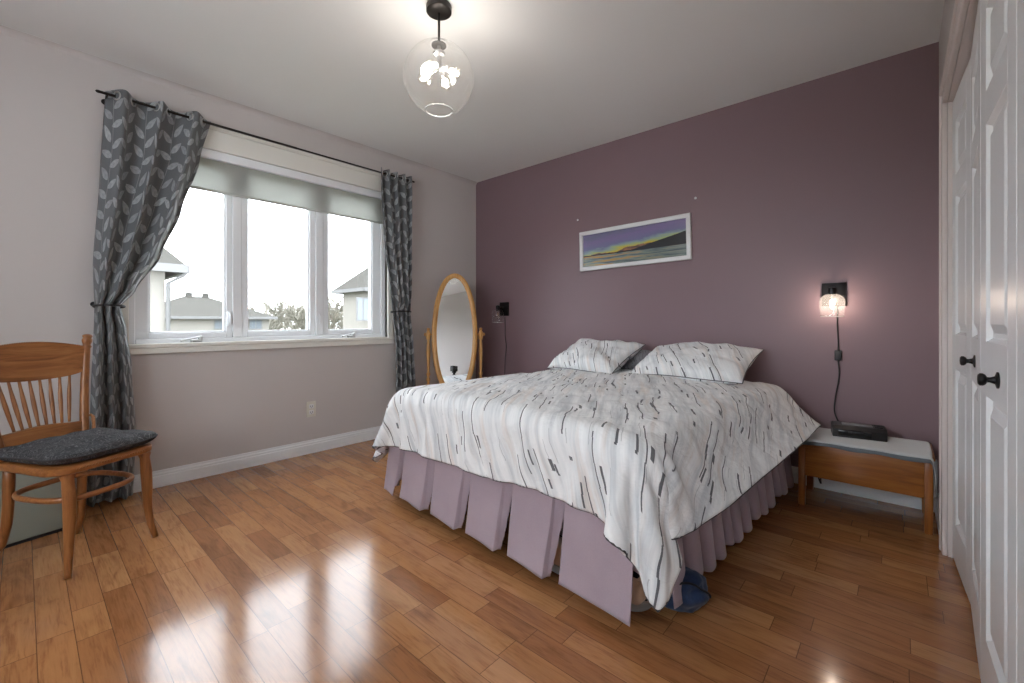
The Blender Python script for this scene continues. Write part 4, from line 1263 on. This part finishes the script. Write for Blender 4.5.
# ---- duvet: cloth draped over the mattress by a small position-based solver
def drape():
    NX, NY = 118, 120
    OS, OF = 0.285, 0.238                       # overhang at the sides and the foot
    SX, SY = 2 * (HW + OS), 1.70 + OF
    ang = R(0.0)
    us = np.linspace(-SX / 2, SX / 2, NX); vs = np.linspace(-OF, 1.70, NY)
    U, Vv = np.meshgrid(us, vs, indexing='ij')
    dx = us[1] - us[0]; dy = vs[1] - vs[0]
    # the sheet hangs a little longer towards its two foot corners
    cf = 1.0 - 0.14 * np.clip((U - 0.05) / 0.35, 0, 1) + 0.12 * np.clip((U - 0.62) / 0.40, 0, 1) - 0.10 * np.clip((-U - 0.70) / 0.35, 0, 1)
    Vv = np.where(Vv < 0, Vv * cf, Vv)
    def rlen(i0, i1):
        return np.sqrt((U[i1] - U[i0]) ** 2 + (Vv[i1] - Vv[i0]) ** 2)[..., None]
    rs = np.random.RandomState(7)
    T = 0.035                                   # duvet loft over the mattress
    top = MT + T
    def smooth_noise(n, seed, amp):
        r = np.random.RandomState(seed)
        g = r.uniform(-1, 1, (n, n))
        xi = np.linspace(0, n - 1.001, NX); yi = np.linspace(0, n - 1.001, NY)
        x0 = xi.astype(int); y0 = yi.astype(int); fx = xi - x0; fy = yi - y0
        fx = fx * fx * (3 - 2 * fx); fy = fy * fy * (3 - 2 * fy)
        a = g[np.ix_(x0, y0)] * (1 - fx)[:, None] + g[np.ix_(x0 + 1, y0)] * fx[:, None]
        c = g[np.ix_(x0, y0 + 1)] * (1 - fx)[:, None] + g[np.ix_(x0 + 1, y0 + 1)] * fx[:, None]
        return amp * (a * (1 - fy) + c * fy)
    P = np.zeros((NX, NY, 3))
    # start already folded over the edges: arc of radius rr0, then straight down; the corner as a cone
    rr0 = 0.10
    ex = np.maximum(np.abs(U) - (HW + 0.02 - rr0), 0); ey = np.maximum((0.02 + rr0) - Vv, 0)
    r = np.sqrt(ex ** 2 + ey ** 2) + 1e-9
    th = np.minimum(r / rr0, PI / 2)
    outw = rr0 * np.sin(th); drop = rr0 * (1 - np.cos(th)) + np.maximum(r - rr0 * PI / 2, 0)
    P[..., 0] = np.sign(U) * (np.minimum(np.abs(U), HW + 0.02 - rr0) + outw * ex / r)
    P[..., 1] = np.maximum(Vv, 0.02 + rr0) - outw * ey / r
    P[..., 2] = top + 0.02 - drop
    # at the foot corners the cloth hangs as one broad flap, tucked back at both of its sides
    tt = np.arctan2(ey, ex)                      # 0 at the side, 90 degrees at the foot
    tp = PI / 4 - tt
    q = np.abs(tp) / (PI / 4)
    both = (ex > 1e-6) & (ey > 1e-6)
    k = np.clip((r - rr0 * 0.8) / 0.10, 0, 1); k = k * k * (3 - 2 * k)
    Wd = 0.07 + 0.22 * np.clip(r - rr0, 0, 1)
    q0 = 0.62
    tau = np.where(q < q0, Wd * np.sin(0.5 * PI * q / q0), Wd + (rr0 / math.sqrt(2) - 0.01 - Wd) * (0.5 - 0.5 * np.cos(PI * (q - q0) / (1 - q0))))
    nn_ = np.where(q < q0, rr0 * 0.98 - 0.012 * q / q0, rr0 * 0.98 - 0.012 - (q - q0) / (1 - q0) * (rr0 * 0.98 - 0.012 - rr0 / math.sqrt(2)))
    nn_ = nn_ + 0.03 * np.clip(r - rr0, 0, 1)
    tau = tau * np.sign(tp)
    fx_ = (nn_ + tau) / math.sqrt(2); fy_ = (nn_ - tau) / math.sqrt(2)
    gx = np.sign(U) * (HW + 0.02 - rr0 + fx_); gy = 0.02 + rr0 - fy_
    P[..., 0] = np.where(both, P[..., 0] * (1 - k) + gx * k, P[..., 0])
    P[..., 1] = np.where(both, P[..., 1] * (1 - k) + gy * k, P[..., 1])
    P += np.stack([smooth_noise(24, 11, 0.006), smooth_noise(24, 12, 0.006), smooth_noise(14, 1, 0.016) + smooth_noise(34, 2, 0.010)], -1)
    Q = P.copy()
    # rounded box collider of the padded mattress
    cx0, cx1, cy0, cy1 = -HW - 0.03, HW + 0.03, 0.02, 3.0
    rad = 0.085
    def collide(P):
        qx = P[..., 0]; qy = P[..., 1]; qz = P[..., 2]
        mx_, my_ = 0.5 * (cx0 + cx1), 0.5 * (cy0 + cy1)
        hx, hy = 0.5 * (cx1 - cx0) - rad, 0.5 * (cy1 - cy0) - rad
        # the lower body leans slightly outward (skirt)
        ax = qx - mx_; ay = qy - my_
        px = np.clip(ax, -hx, hx); py = np.clip(ay, -hy, hy)
        crown = 0.030 * np.clip(1 - (ax / (hx + rad)) ** 2, 0, 1)
        pz = np.minimum(qz, top - rad + crown)
        d = np.stack([ax - px, ay - py, qz - pz], -1)
        l = np.sqrt((d ** 2).sum(-1)) + 1e-9
        rr = rad + np.clip((0.40 - qz) * 0.10, 0, 0.04)
        pen = l < rr
        s = np.where(pen, rr / l, 1.0)
        inside = (l < 1e-6)
        nx = mx_ + px + d[..., 0] * s; ny = my_ + py + d[..., 1] * s; nz = pz + d[..., 2] * s
        nz = np.where(inside, top + crown, nz)
        return np.stack([nx, ny, nz], -1)
    def solve(P, i0, i1, rest, stiff):
        a = P[i0]; c = P[i1]
        d = c - a
        l = np.sqrt((d ** 2).sum(-1, keepdims=True)) + 1e-9
        k = (l - rest) / l * 0.5 * stiff
        P[i0] = a + d * k; P[i1] = c - d * k
    S = slice
    cons = []
    for st in (0, 1):
        n = (NX - 1 - st + 1) // 2
        cons.append(((S(st, st + 2 * n, 2), S(None)), (S(st + 1, st + 1 + 2 * n, 2), S(None)), None, 1.0))
        n = (NY - 1 - st + 1) // 2
        cons.append(((S(None), S(st, st + 2 * n, 2)), (S(None), S(st + 1, st + 1 + 2 * n, 2)), None, 1.0))
    def mk(di, dj, rest, stiff):
        for st in range(2 * di if di else 1):
            pass
    dg = math.hypot(dx, dy)
    diag = []
    for st in (0, 1):
        n = (NX - 1 - st + 1) // 2
        diag.append(((S(st, st + 2 * n, 2), S(0, NY - 1)), (S(st + 1, st + 1 + 2 * n, 2), S(1, NY)), None, 0.35))
        diag.append(((S(st, st + 2 * n, 2), S(1, NY)), (S(st + 1, st + 1 + 2 * n, 2), S(0, NY - 1)), None, 0.35))
    bend = []
    for st in range(4):
        i = np.arange(st, NX - 2, 4)
        if st < 4: bend.append(((i, S(None)), (i + 2, S(None)), None, 0.22))
        j = np.arange(st, NY - 2, 4)
        bend.append(((S(None), j), (S(None), j + 2), None, 0.22))
    cons = [(a, c, rlen(a, c) * 1.0, k) for a, c, r, k in cons]
    diag = [(a, c, rlen(a, c), k) for a, c, r, k in diag]
    bend = [(a, c, rlen(a, c), k) for a, c, r, k in bend]
    for it in range(70):
        vel = (P - Q) * 0.93
        Q = P.copy()
        P = P + vel
        P[..., 2] -= 0.00022
        for _ in range(9):
            for (a, c, r, k) in cons + diag: solve(P, a, c, r, k)
            for (a, c, r, k) in bend: solve(P, a, c, r, k)
        # head end lies pinned by the pillows
        P = collide(P)
        tmp = P[..., 2] < 0.03
        P[..., 2] = np.where(tmp, 0.03, P[..., 2])
        P[:, -1, 1] = 1.70
        # friction on the top
        on = P[..., 2] > top - 0.02
        ox = np.where(on[..., None], Q, P)
        P[..., 0] = ox[..., 0] * 0.85 + P[..., 0] * 0.15; P[..., 1] = ox[..., 1] * 0.85 + P[..., 1] * 0.15
        Q[on] = P[on]
    # the right side was pulled out towards the nightstand; the left foot corner flops outward
    dep = np.clip(top - 0.03 - P[..., 2], 0, 0.5)
    P[..., 0] += np.where(P[..., 0] > 0, dep * (0.02 + 0.18 * np.clip((P[..., 1] - 0.4) / 1.0, 0, 1)), -dep * 0.14)
    P[..., 2] += np.where(P[..., 0] > 0, dep * 0.30 * np.clip((P[..., 1] - 0.4) / 1.2, 0, 1), 0)
    return P, U, Vv
P, U, Vv = drape()
NX, NY = U.shape
# soft creases: diagonal on the top, hanging folds on the sides
du_ = np.gradient(P, axis=0); dv_ = np.gradient(P, axis=1)
NRM = np.cross(du_, dv_); NRM /= np.sqrt((NRM ** 2).sum(-1, keepdims=True)) + 1e-9
for i in range(NX):
    for j in range(NY):
        u_, v_ = float(U[i, j]), float(Vv[i, j])
        ov_u = max(0.0, abs(u_) - HW + 0.1); ov_v = max(0.0, 0.1 - v_)
        sd = min(1.0, max(ov_u, ov_v) * 5)
        tp_ = noise.noise(Vector(((u_ + v_ * 0.7) * 7, (v_ - u_ * 0.7) * 2.6, 1.0))) * 0.55 + noise.noise(Vector(((u_ - v_ * 0.5) * 13, (v_ + u_ * 0.5) * 5, 5.0))) * 0.35 + noise.noise(Vector((u_ * 24, v_ * 20, 8.0))) * 0.12
        ridge = 0.5 - abs(noise.noise(Vector(((u_ + v_ * 0.9) * 6, (v_ - u_) * 2.0, 11.0)))) * 2.2
        if ov_v > ov_u: hg = noise.noise(Vector((u_ * 9 + v_ * 3, v_ * 1.6, 3.0))) + 0.4 * noise.noise(Vector((u_ * 22 + v_ * 6, v_ * 4, 7.0)))
        else: hg = noise.noise(Vector((v_ * 8 - abs(u_) * 3, u_ * 1.6, 3.0))) + 0.4 * noise.noise(Vector((v_ * 20, u_ * 4, 7.0)))
        d = (tp_ * 0.017 + max(0.0, ridge) * 0.007) * (1 - sd) + (hg * 0.016 + tp_ * 0.006) * sd
        P[i, j] += NRM[i, j] * (d + 0.003)
dv = thing('duvet', 'white duvet with dark birch-branch streaks draped over the bed', 'duvet', (1.945, -1.865, MT), BROT)
b = new()
off = Vector((0, 0, -MT))
vs = [[b.verts.new(Vector(P[i, j]) + off) for j in range(NY)] for i in range(NX)]
uvl = b.loops.layers.uv.verify()
for i in range(NX - 1):
    for j in range(NY - 1):
        f = b.faces.new((vs[i][j], vs[i + 1][j], vs[i + 1][j + 1], vs[i][j + 1]))
        for l, (a, c) in zip(f.loops, ((i, j), (i + 1, j), (i + 1, j + 1), (i, j + 1))):
            l[uvl].uv = (float(U[a, c]), float(Vv[a, c]))
o = obj('duvet_cover', b, DUVET, dv, 180, local=True)
md = o.modifiers.new('sub', 'SUBSURF'); md.levels = 1; md.render_levels = 1
md = o.modifiers.new('thickness', 'SOLIDIFY'); md.thickness = 0.018; md.offset = -0.6
b = new()
edge = [Vector(P[0, j]) + off for j in range(NY - 1, -1, -1)] + [Vector(P[i, 0]) + off for i in range(1, NX)] + [Vector(P[NX - 1, j]) + off for j in range(1, NY)]
tube(b, edge, 0.0035, 6)
obj('dark_piping', b, Mat('charcoal_piping', (0.05, 0.05, 0.056), 0.8).m, dv, 180, local=True)

# ---- pillows
def pillow(label, cx, cy, cz, hw_, hd, th, tilt_, yaw_, mat, seed, roll=0.0, group='patterned pillows at the head of the bed'):
    t = thing('pillow', label, 'pillow', (cx, cy, cz), yaw_, group)
    M_ = Matrix.Rotation(tilt_, 4, 'X') @ Matrix.Rotation(roll, 4, 'Y')
    def fn(side):
        def f(s, u):
            x, y = 2 * s - 1, 2 * u - 1
            px_ = x * (1 - 0.06 * (1 - y * y) * x * x) * hw_
            py_ = y * (1 - 0.08 * (1 - x * x) * y * y) * hd
            e = max(0.0, (1 - abs(x) ** 2.6)) * max(0.0, (1 - abs(y) ** 2.6))
            h = th * e ** 0.5
            edge_ = 1 - max(abs(x), abs(y))
            wr = noise.noise(Vector((px_ * 5 + seed, py_ * 8, side))) * 0.022 + noise.noise(Vector((px_ * 14 + seed, py_ * 16, side * 2))) * 0.009
            # pinches radiating from the corners
            crn = abs(x * y)
            wr += 0.012 * crn * math.sin(12 * math.atan2(abs(y), abs(x)) + seed)
            z = side * h + wr * min(1.0, edge_ * 6)
            sag = 0.02 * noise.noise(Vector((px_ * 2.5, py_ * 2.5, seed)))
            return M_ @ Vector((px_, py_, z + sag))
        return f
    b = new()
    grid(b, fn(1), 54, 40, lambda s, u: (s * 0.7 + seed, u * 0.5 + seed * 0.37)); grid(b, fn(-1), 54, 40, lambda s, u: (s * 0.7 + seed + 3, u * 0.5))
    bmesh.ops.remove_doubles(b, verts=b.verts, dist=0.0008)
    o = obj('pillowcase', b, mat, t, 180, local=True)
    b = new()
    pts = []
    f1, f2 = fn(1), fn(-1)
    for k in range(160):
        q = k / 40; side = int(q); f = q - side
        st = [(f, 0), (1, f), (1 - f, 1), (0, 1 - f)][side]
        pts.append((f1(*st) + f2(*st)) * 0.5)
    tube(b, pts, 0.003, 6, closed=True)
    obj('piping', b, Mat('pillow_piping', (0.11, 0.11, 0.12), 0.8).m, t, 180, local=True)
    return t
pillow('patterned pillow at the bed head nearest the lit wall lamp', 2.33, -0.285, 0.728, 0.355, 0.215, 0.086, R(24), R(-3.5), DUVET, 1.3)
pillow('patterned pillow at the bed head nearest the standing mirror', 1.60, -0.290, 0.728, 0.305, 0.225, 0.088, R(27), R(-8), DUVET, 5.9)
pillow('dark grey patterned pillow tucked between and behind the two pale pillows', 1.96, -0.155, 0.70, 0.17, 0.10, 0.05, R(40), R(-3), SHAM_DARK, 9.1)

# ---- things under the foot of the bed
t = thing('storage_bin', 'beige fabric bin under the open corner of the bed skirt', 'storage bin', (2.475, -1.70, 0), BROT)
b = new(); bx(b, -0.17, 0.215, -0.105, 0.30, 0.042, 0.149, 0.02, 3); obj('body', b, BEIGE, t, 40, local=True)
b = new(); bx(b, -0.172, 0.217, -0.102, 0.302, 0.118, 0.132, 0.003); obj('rim', b, BEIGE, t, 40, local=True)
b = new()
pr = rrect(-0.14, 0.335, 0.25, 0.25, 0.09)
t = thing('serving_tray', 'pale grey plastic tray on the floor under the beige bin', 'tray', (2.425, -1.555, 0), BROT)
pr0 = [(x, y) for x, y in rrect(-0.21, 0.265, 0.22, 0.22, 0.07)]
prism(b, pr0, 0.0, 0.010)
n = len(pr0)
cxx = 0.027
for k in range(n):
    p, q = pr0[k], pr0[(k + 1) % n]
    def o2(p, s): return (cxx + (p[0] - cxx) * s, p[1] * s)
    p2, q2 = o2(p, 1.05), o2(q, 1.05); p3, q3 = o2(p, 1.02), o2(q, 1.02)
    a_ = [b.verts.new((*p, 0.004)), b.verts.new((*q, 0.004)), b.verts.new((*q2, 0.036)), b.verts.new((*p2, 0.036)), b.verts.new((*q3, 0.036)), b.verts.new((*p3, 0.036)), b.verts.new((p[0], p[1], 0.008)), b.verts.new((q[0], q[1], 0.008))]
    b.faces.new((a_[0], a_[1], a_[2], a_[3])); b.faces.new((a_[3], a_[2], a_[4], a_[5])); b.faces.new((a_[5], a_[4], a_[7], a_[6]))
obj('tray_body', b, Mat('pale_grey_plastic', (0.42, 0.44, 0.44), 0.4).m, t, 40, local=True)
t = thing('duffel_bag', 'crumpled navy blue bag on the floor under the hanging duvet corner', 'bag', (2.765, -1.650, 0), R(35))
b = new()
def bag(s, u):
    a = 2 * PI * s; ph = PI * u
    x = math.sin(ph) ** 0.7 * math.cos(a) * 0.085
    y = math.sin(ph) ** 0.7 * math.sin(a) * 0.060
    z = 0.065 - math.cos(ph) * 0.065
    d = noise.noise(Vector((x * 18, y * 18, z * 22))) * 0.022 + noise.noise(Vector((x * 45, y * 45, z * 45))) * 0.008
    k = 1 + d / 0.07
    return Vector((x * k, y * k, max(0.0, z * (1 + d * 3))))
grid(b, bag, 48, 30, close_u=True); bmesh.ops.remove_doubles(b, verts=b.verts, dist=0.0006)
obj('body', b, NAVY, t, 180, local=True)
b = new()
pts = [bag(0.55 + 0.4 * k / 20, 0.45 + 0.3 * math.sin(PI * k / 20)) * 1.06 for k in range(21)]
tube(b, pts, 0.006, 6, squash=0.5); obj('strap', b, Mat('black_webbing', (0.01, 0.011, 0.016), 0.7).m, t, 180, local=True)
b = new(); tube(b, [bag(0.62, 0.62 + 0.02 * k) * 1.04 for k in range(6)], 0.008, 8, squash=0.6); obj('tag_patch', b, BEIGE, t, 180, local=True)

# ------------------------------------------------------------------ photographer's tripod (seen only in the mirror)
CAMP = Vector((3.326, -3.168, 0.992))
t = thing('camera_tripod', 'black camera tripod in the room reflected in the standing mirror', 'tripod', (CAMP.x - 0.02, CAMP.y - 0.10, 0), 0)
tc_ = Vector((CAMP.x - 0.02, CAMP.y - 0.10, 0))
b = new(); bx(b, -0.065, 0.065, -0.04, 0.035, 0.93, 1.03, 0.01); obj('camera_body', b, MATBLACK, t, 40, local=True)
b = new(); lathe(b, [(0.0, 0.80), (0.03, 0.81), (0.034, 0.86), (0.022, 0.88), (0.022, 0.90), (0.04, 0.905), (0.04, 0.929), (0.0, 0.929)], 18); obj('ball_head', b, BLACK, t, 40, local=True)
b = new(); tube(b, [(0.0, -0.03, 0.86), (0.0, -0.18, 0.80)], [0.007, 0.010], 10); obj('pan_handle', b, BLACK, t, 60, local=True)
for k, (fx_, fy_) in enumerate(((0.10, -0.30), (-0.22, 0.02), (0.085, 0.14))):
    b = new(); tube(b, [(fx_ * 0.1, fy_ * 0.1, 0.81), (fx_ * 0.55, fy_ * 0.55, 0.42), (fx_ * 0.55, fy_ * 0.55, 0.419), (fx_, fy_, 0.0)], [0.014, 0.014, 0.011, 0.010], 10); obj('leg', b, BLACK, t, 60, local=True)

# ------------------------------------------------------------------ outdoors
GZ = -3.2
def paintx(name, c, r=0.9):
    m = Mat(name, c, r, spec=0.0); m.coord(); n = m.noise(m.vec, 1.5, 4); m.color(m.ramp(n, [(0.3, tuple(x * 0.92 for x in c)), (0.7, c)])); return m.m
SIDING = paintx('cream_siding', (0.215, 0.205, 0.185))
ROOF = paintx('grey_shingles', (0.068, 0.066, 0.060))
EXTTRIM = paintx('white_fascia', (0.16, 0.16, 0.16))
DARKGL = Mat('house_window_glass', (0.12, 0.14, 0.16), 0.15).m
GRASS = paintx('lawn', (0.10, 0.11, 0.07))
b = new(); bx(b, -160, -TH - 0.5, -140, 90, GZ - 0.2, GZ); struct('ground', b, GRASS)
def house(label, x0, x1, y0, y1, eave, ridge, over, wins, vents=0, gutter=None, hip=0.45, group='houses outside the window'):
    t = thing('house', label, 'house', (0.5 * (x0 + x1), 0.5 * (y0 + y1), GZ), 0, group)
    b = new(); bx(b, x0, x1, y0, y1, GZ, eave); obj('wall', b, SIDING, t)
    b = new()
    ex0, ex1, ey0, ey1 = x0 - over, x1 + over, y0 - over, y1 + over
    h = min(ex1 - ex0, ey1 - ey0) * 0.5
    if (ey1 - ey0) >= (ex1 - ex0): r = [((ex0 + ex1) / 2, ey0 + h, ridge), ((ex0 + ex1) / 2, ey1 - h + 0.01, ridge)]
    else: r = [(ex0 + h, (ey0 + ey1) / 2, ridge), (ex1 - h + 0.01, (ey0 + ey1) / 2, ridge)]
    c = [b.verts.new((x, y, eave)) for x, y in ((ex0, ey0), (ex1, ey0), (ex1, ey1), (ex0, ey1))]
    rv = [b.verts.new(p) for p in r]
    if (ey1 - ey0) >= (ex1 - ex0):
        b.faces.new((c[0], c[1], rv[0])); b.faces.new((c[2], c[3], rv[1])); b.faces.new((c[1], c[2], rv[1], rv[0])); b.faces.new((c[3], c[0], rv[0], rv[1]))
    else:
        b.faces.new((c[3], c[0], rv[0])); b.faces.new((c[1], c[2], rv[1])); b.faces.new((c[0], c[1], rv[1], rv[0])); b.faces.new((c[2], c[3], rv[0], rv[1]))
    b.faces.new(c[::-1])
    ro_ = obj('roof', b, ROOF, t)
    for k in range(vents):
        b = new(); yv = r[0][1] + 0.1 + k * 1.2; bx(b, r[0][0] - 0.25, r[0][0] + 0.25, yv, yv + 0.4, ridge - 0.3, ridge + 0.3); obj('roof_vent', b, ROOF, ro_)
    b = new()
    for q in ((ex0 - 0.05, ex0 + 0.1, ey0, ey1), (ex1 - 0.1, ex1 + 0.05, ey0, ey1), (ex0, ex1, ey0 - 0.05, ey0 + 0.1), (ex0, ex1, ey1 - 0.1, ey1 + 0.05)): bx(b, *q, eave - 0.18, eave + 0.03)
    obj('fascia', b, EXTTRIM, t)
    if gutter:
        b = new(); gy = ey1 + 0.02
        tube(b, [(ex1, gy, eave - 0.1), (ex1 - 0.1, gy - 0.1, eave - 0.25), (x1 + 0.08, y1 + 0.05, eave - 0.45), (x1 + 0.08, y1 + 0.05, GZ + 0.1)], 0.05, 8); obj('downspout', b, EXTTRIM, t, 180)
    for (wy0, wy1, wz0, wz1) in wins:
        b = new(); bx(b, x1 - 0.02, x1 + 0.05, wy0, wy1, wz0, wz1); f = obj('window', b, EXTTRIM, t)
        b = new(); md_ = 0.5 * (wy0 + wy1); w_ = 0.08
        bx(b, x1 + 0.04, x1 + 0.06, wy0 + w_, md_ - w_ / 2, wz0 + w_, wz1 - w_); bx(b, x1 + 0.04, x1 + 0.06, md_ + w_ / 2, wy1 - w_, wz0 + w_, wz1 - w_)
        obj('pane', b, DARKGL, f)
    return t
F_ = 436.0; A_ = math.atan(388 / 436)
def ray(px_, py_):
    l = (px_ - 512) / F_
    return Vector((-math.sin(A_) + l * math.cos(A_), math.cos(A_) + l * math.sin(A_), (321.5 - py_) / F_))
def atx(px_, py_, X):
    d = ray(px_, py_); k = (X - CAMP.x) / d.x
    return CAMP + d * k
# near left house: its right-hand corner seen at x=152..165
p = atx(165, 266, -11.0)
e = atx(186, 264, -10.5)
house('near pale house outside the left pane, with grey eave and downspout', -14.0, -11.0, p.y - 9.0, p.y, p.z, p.z + 2.2, 0.4, [], 0, True)
HX = -38.0
hh_ = atx(271, 316, HX).y - atx(222, 316, HX).y            # hip run of the low house
hy0, hy1 = atx(196, 316, HX).y - hh_, atx(269, 316, HX).y
ez = atx(250, 317, HX).z
rz_ = atx(209, 297, HX - hh_).z
wn = [(atx(a, 318, HX).y, atx(c, 318, HX).y, atx(a, 329.5, HX).z, atx(a, 319.5, HX).z) for a, c in ((214, 225), (249, 262))]
house('low pale house farther away with a wide grey hip roof and roof vents', HX - 2 * hh_, HX, hy0, hy1, ez, rz_, 0.5, wn, 2)
p = atx(343, 291, -23)
w3, w3b = atx(356, 297, -20), atx(369, 321, -20)
house('pale house with grey roof outside the right pane', -23.0, -20.0, p.y, p.y + 9.0, p.z, p.z + 1.9, 0.5, [(w3.y, w3b.y, w3b.z, w3.z)], 0)
# bare hazy trees far behind
TREE = paintx('bare_twigs', (0.21, 0.20, 0.17))
rt = random.Random(12)
cols = []
def tree(px_, top_y, X, spread, seed, lab):
    d = atx(px_, 321.5, X)
    topz = atx(px_, top_y, X).z
    r = random.Random(seed)
    t = thing('tree', lab, 'tree', (d.x, d.y, GZ), 0, 'bare trees beyond the houses')
    H = topz - GZ
    bt = new()
    tube(bt, [(0, 0, 0), (r.uniform(-.3, .3), r.uniform(-.3, .3), H * 0.35), (r.uniform(-.4, .4), r.uniform(-.4, .4), H * 0.75)], [0.22, 0.15, 0.06], 6)
    obj('trunk', bt, TREE, t, 180, local=True)
    bb = new()
    for k in range(46):
        z0 = H * r.uniform(0.2, 0.7); a = r.uniform(0, 2 * PI); L = H * r.uniform(0.18, 0.36)
        p0 = Vector((0, 0, z0)); dd = Vector((math.cos(a) * spread, math.sin(a) * spread, r.uniform(0.6, 1.5))).normalized()
        p1 = p0 + dd * L
        tube(bb, [p0, p0.lerp(p1, 0.5) + Vector((0, 0, -0.1)), p1], [0.10, 0.08, 0.05], 4)
        for q in range(14):
            f = r.uniform(0.3, 1.0); s0 = p0.lerp(p1, f)
            d2 = (dd + Vector((r.uniform(-1, 1), r.uniform(-1, 1), r.uniform(-0.3, 1.0)))).normalized()
            s1 = s0 + d2 * L * r.uniform(0.25, 0.55)
            if s1.z > H: s1.z = H - r.uniform(0, 0.4)
            tube(bb, [s0, s1], [0.07, 0.035], 3, cap=False)
    obj('twigs', bb, TREE, t, local=True)
tl = ['bare tree rising behind the low house, %s' % s for s in ('leftmost of the row', 'second from the left of the row', 'third from the left of the row', 'fourth from the left of the row', 'fifth from the left of the row', 'sixth from the left of the row', 'just left of the right-hand house', 'rightmost, against the right-hand house')]
for k, (px_, ty) in enumerate(((262, 304), (274, 300), (285, 297), (297, 299), (307, 296), (321, 296), (333, 292), (341, 297))):
    tree(px_, ty, -56 - ((k * 3) % 8) * 6, 1.1, 100 + k, tl[k])

# ------------------------------------------------------------------ light
w = bpy.data.worlds.new('overcast'); scene.world = w; w.use_nodes = True
bg = w.node_tree.nodes['Background']
bg.inputs[0].default_value = (0.90, 0.96, 1.02, 1)
bg.inputs[1].default_value = 7.0

# ------------------------------------------------------------------ camera
cd = bpy.data.cameras.new('camera'); cam = bpy.data.objects.new('camera', cd); COL.objects.link(cam)
cam.location = CAMP
fwd = Vector((-math.sin(A_), math.cos(A_), 0))
cam.rotation_euler = fwd.to_track_quat('-Z', 'Y').to_euler()
cd.sensor_fit = 'HORIZONTAL'; cd.sensor_width = 36.0
cd.lens = 36.0 * F_ / 1024
cd.shift_y = -20.0 / 1024
cd.clip_start = 0.02; cd.clip_end = 500
scene.camera = cam
vs_ = scene.view_settings
scene.display_settings.display_device = 'sRGB'
vs_.view_transform = 'Standard'; vs_.look = 'None'; vs_.exposure = 0.5; vs_.gamma = 1.0; vs_.use_curve_mapping = False
scene.cycles.use_denoising = True
scene.cycles.max_bounces = 12; scene.cycles.diffuse_bounces = 6; scene.cycles.transparent_max_bounces = 16
scene.cycles.sample_clamp_indirect = 10.0
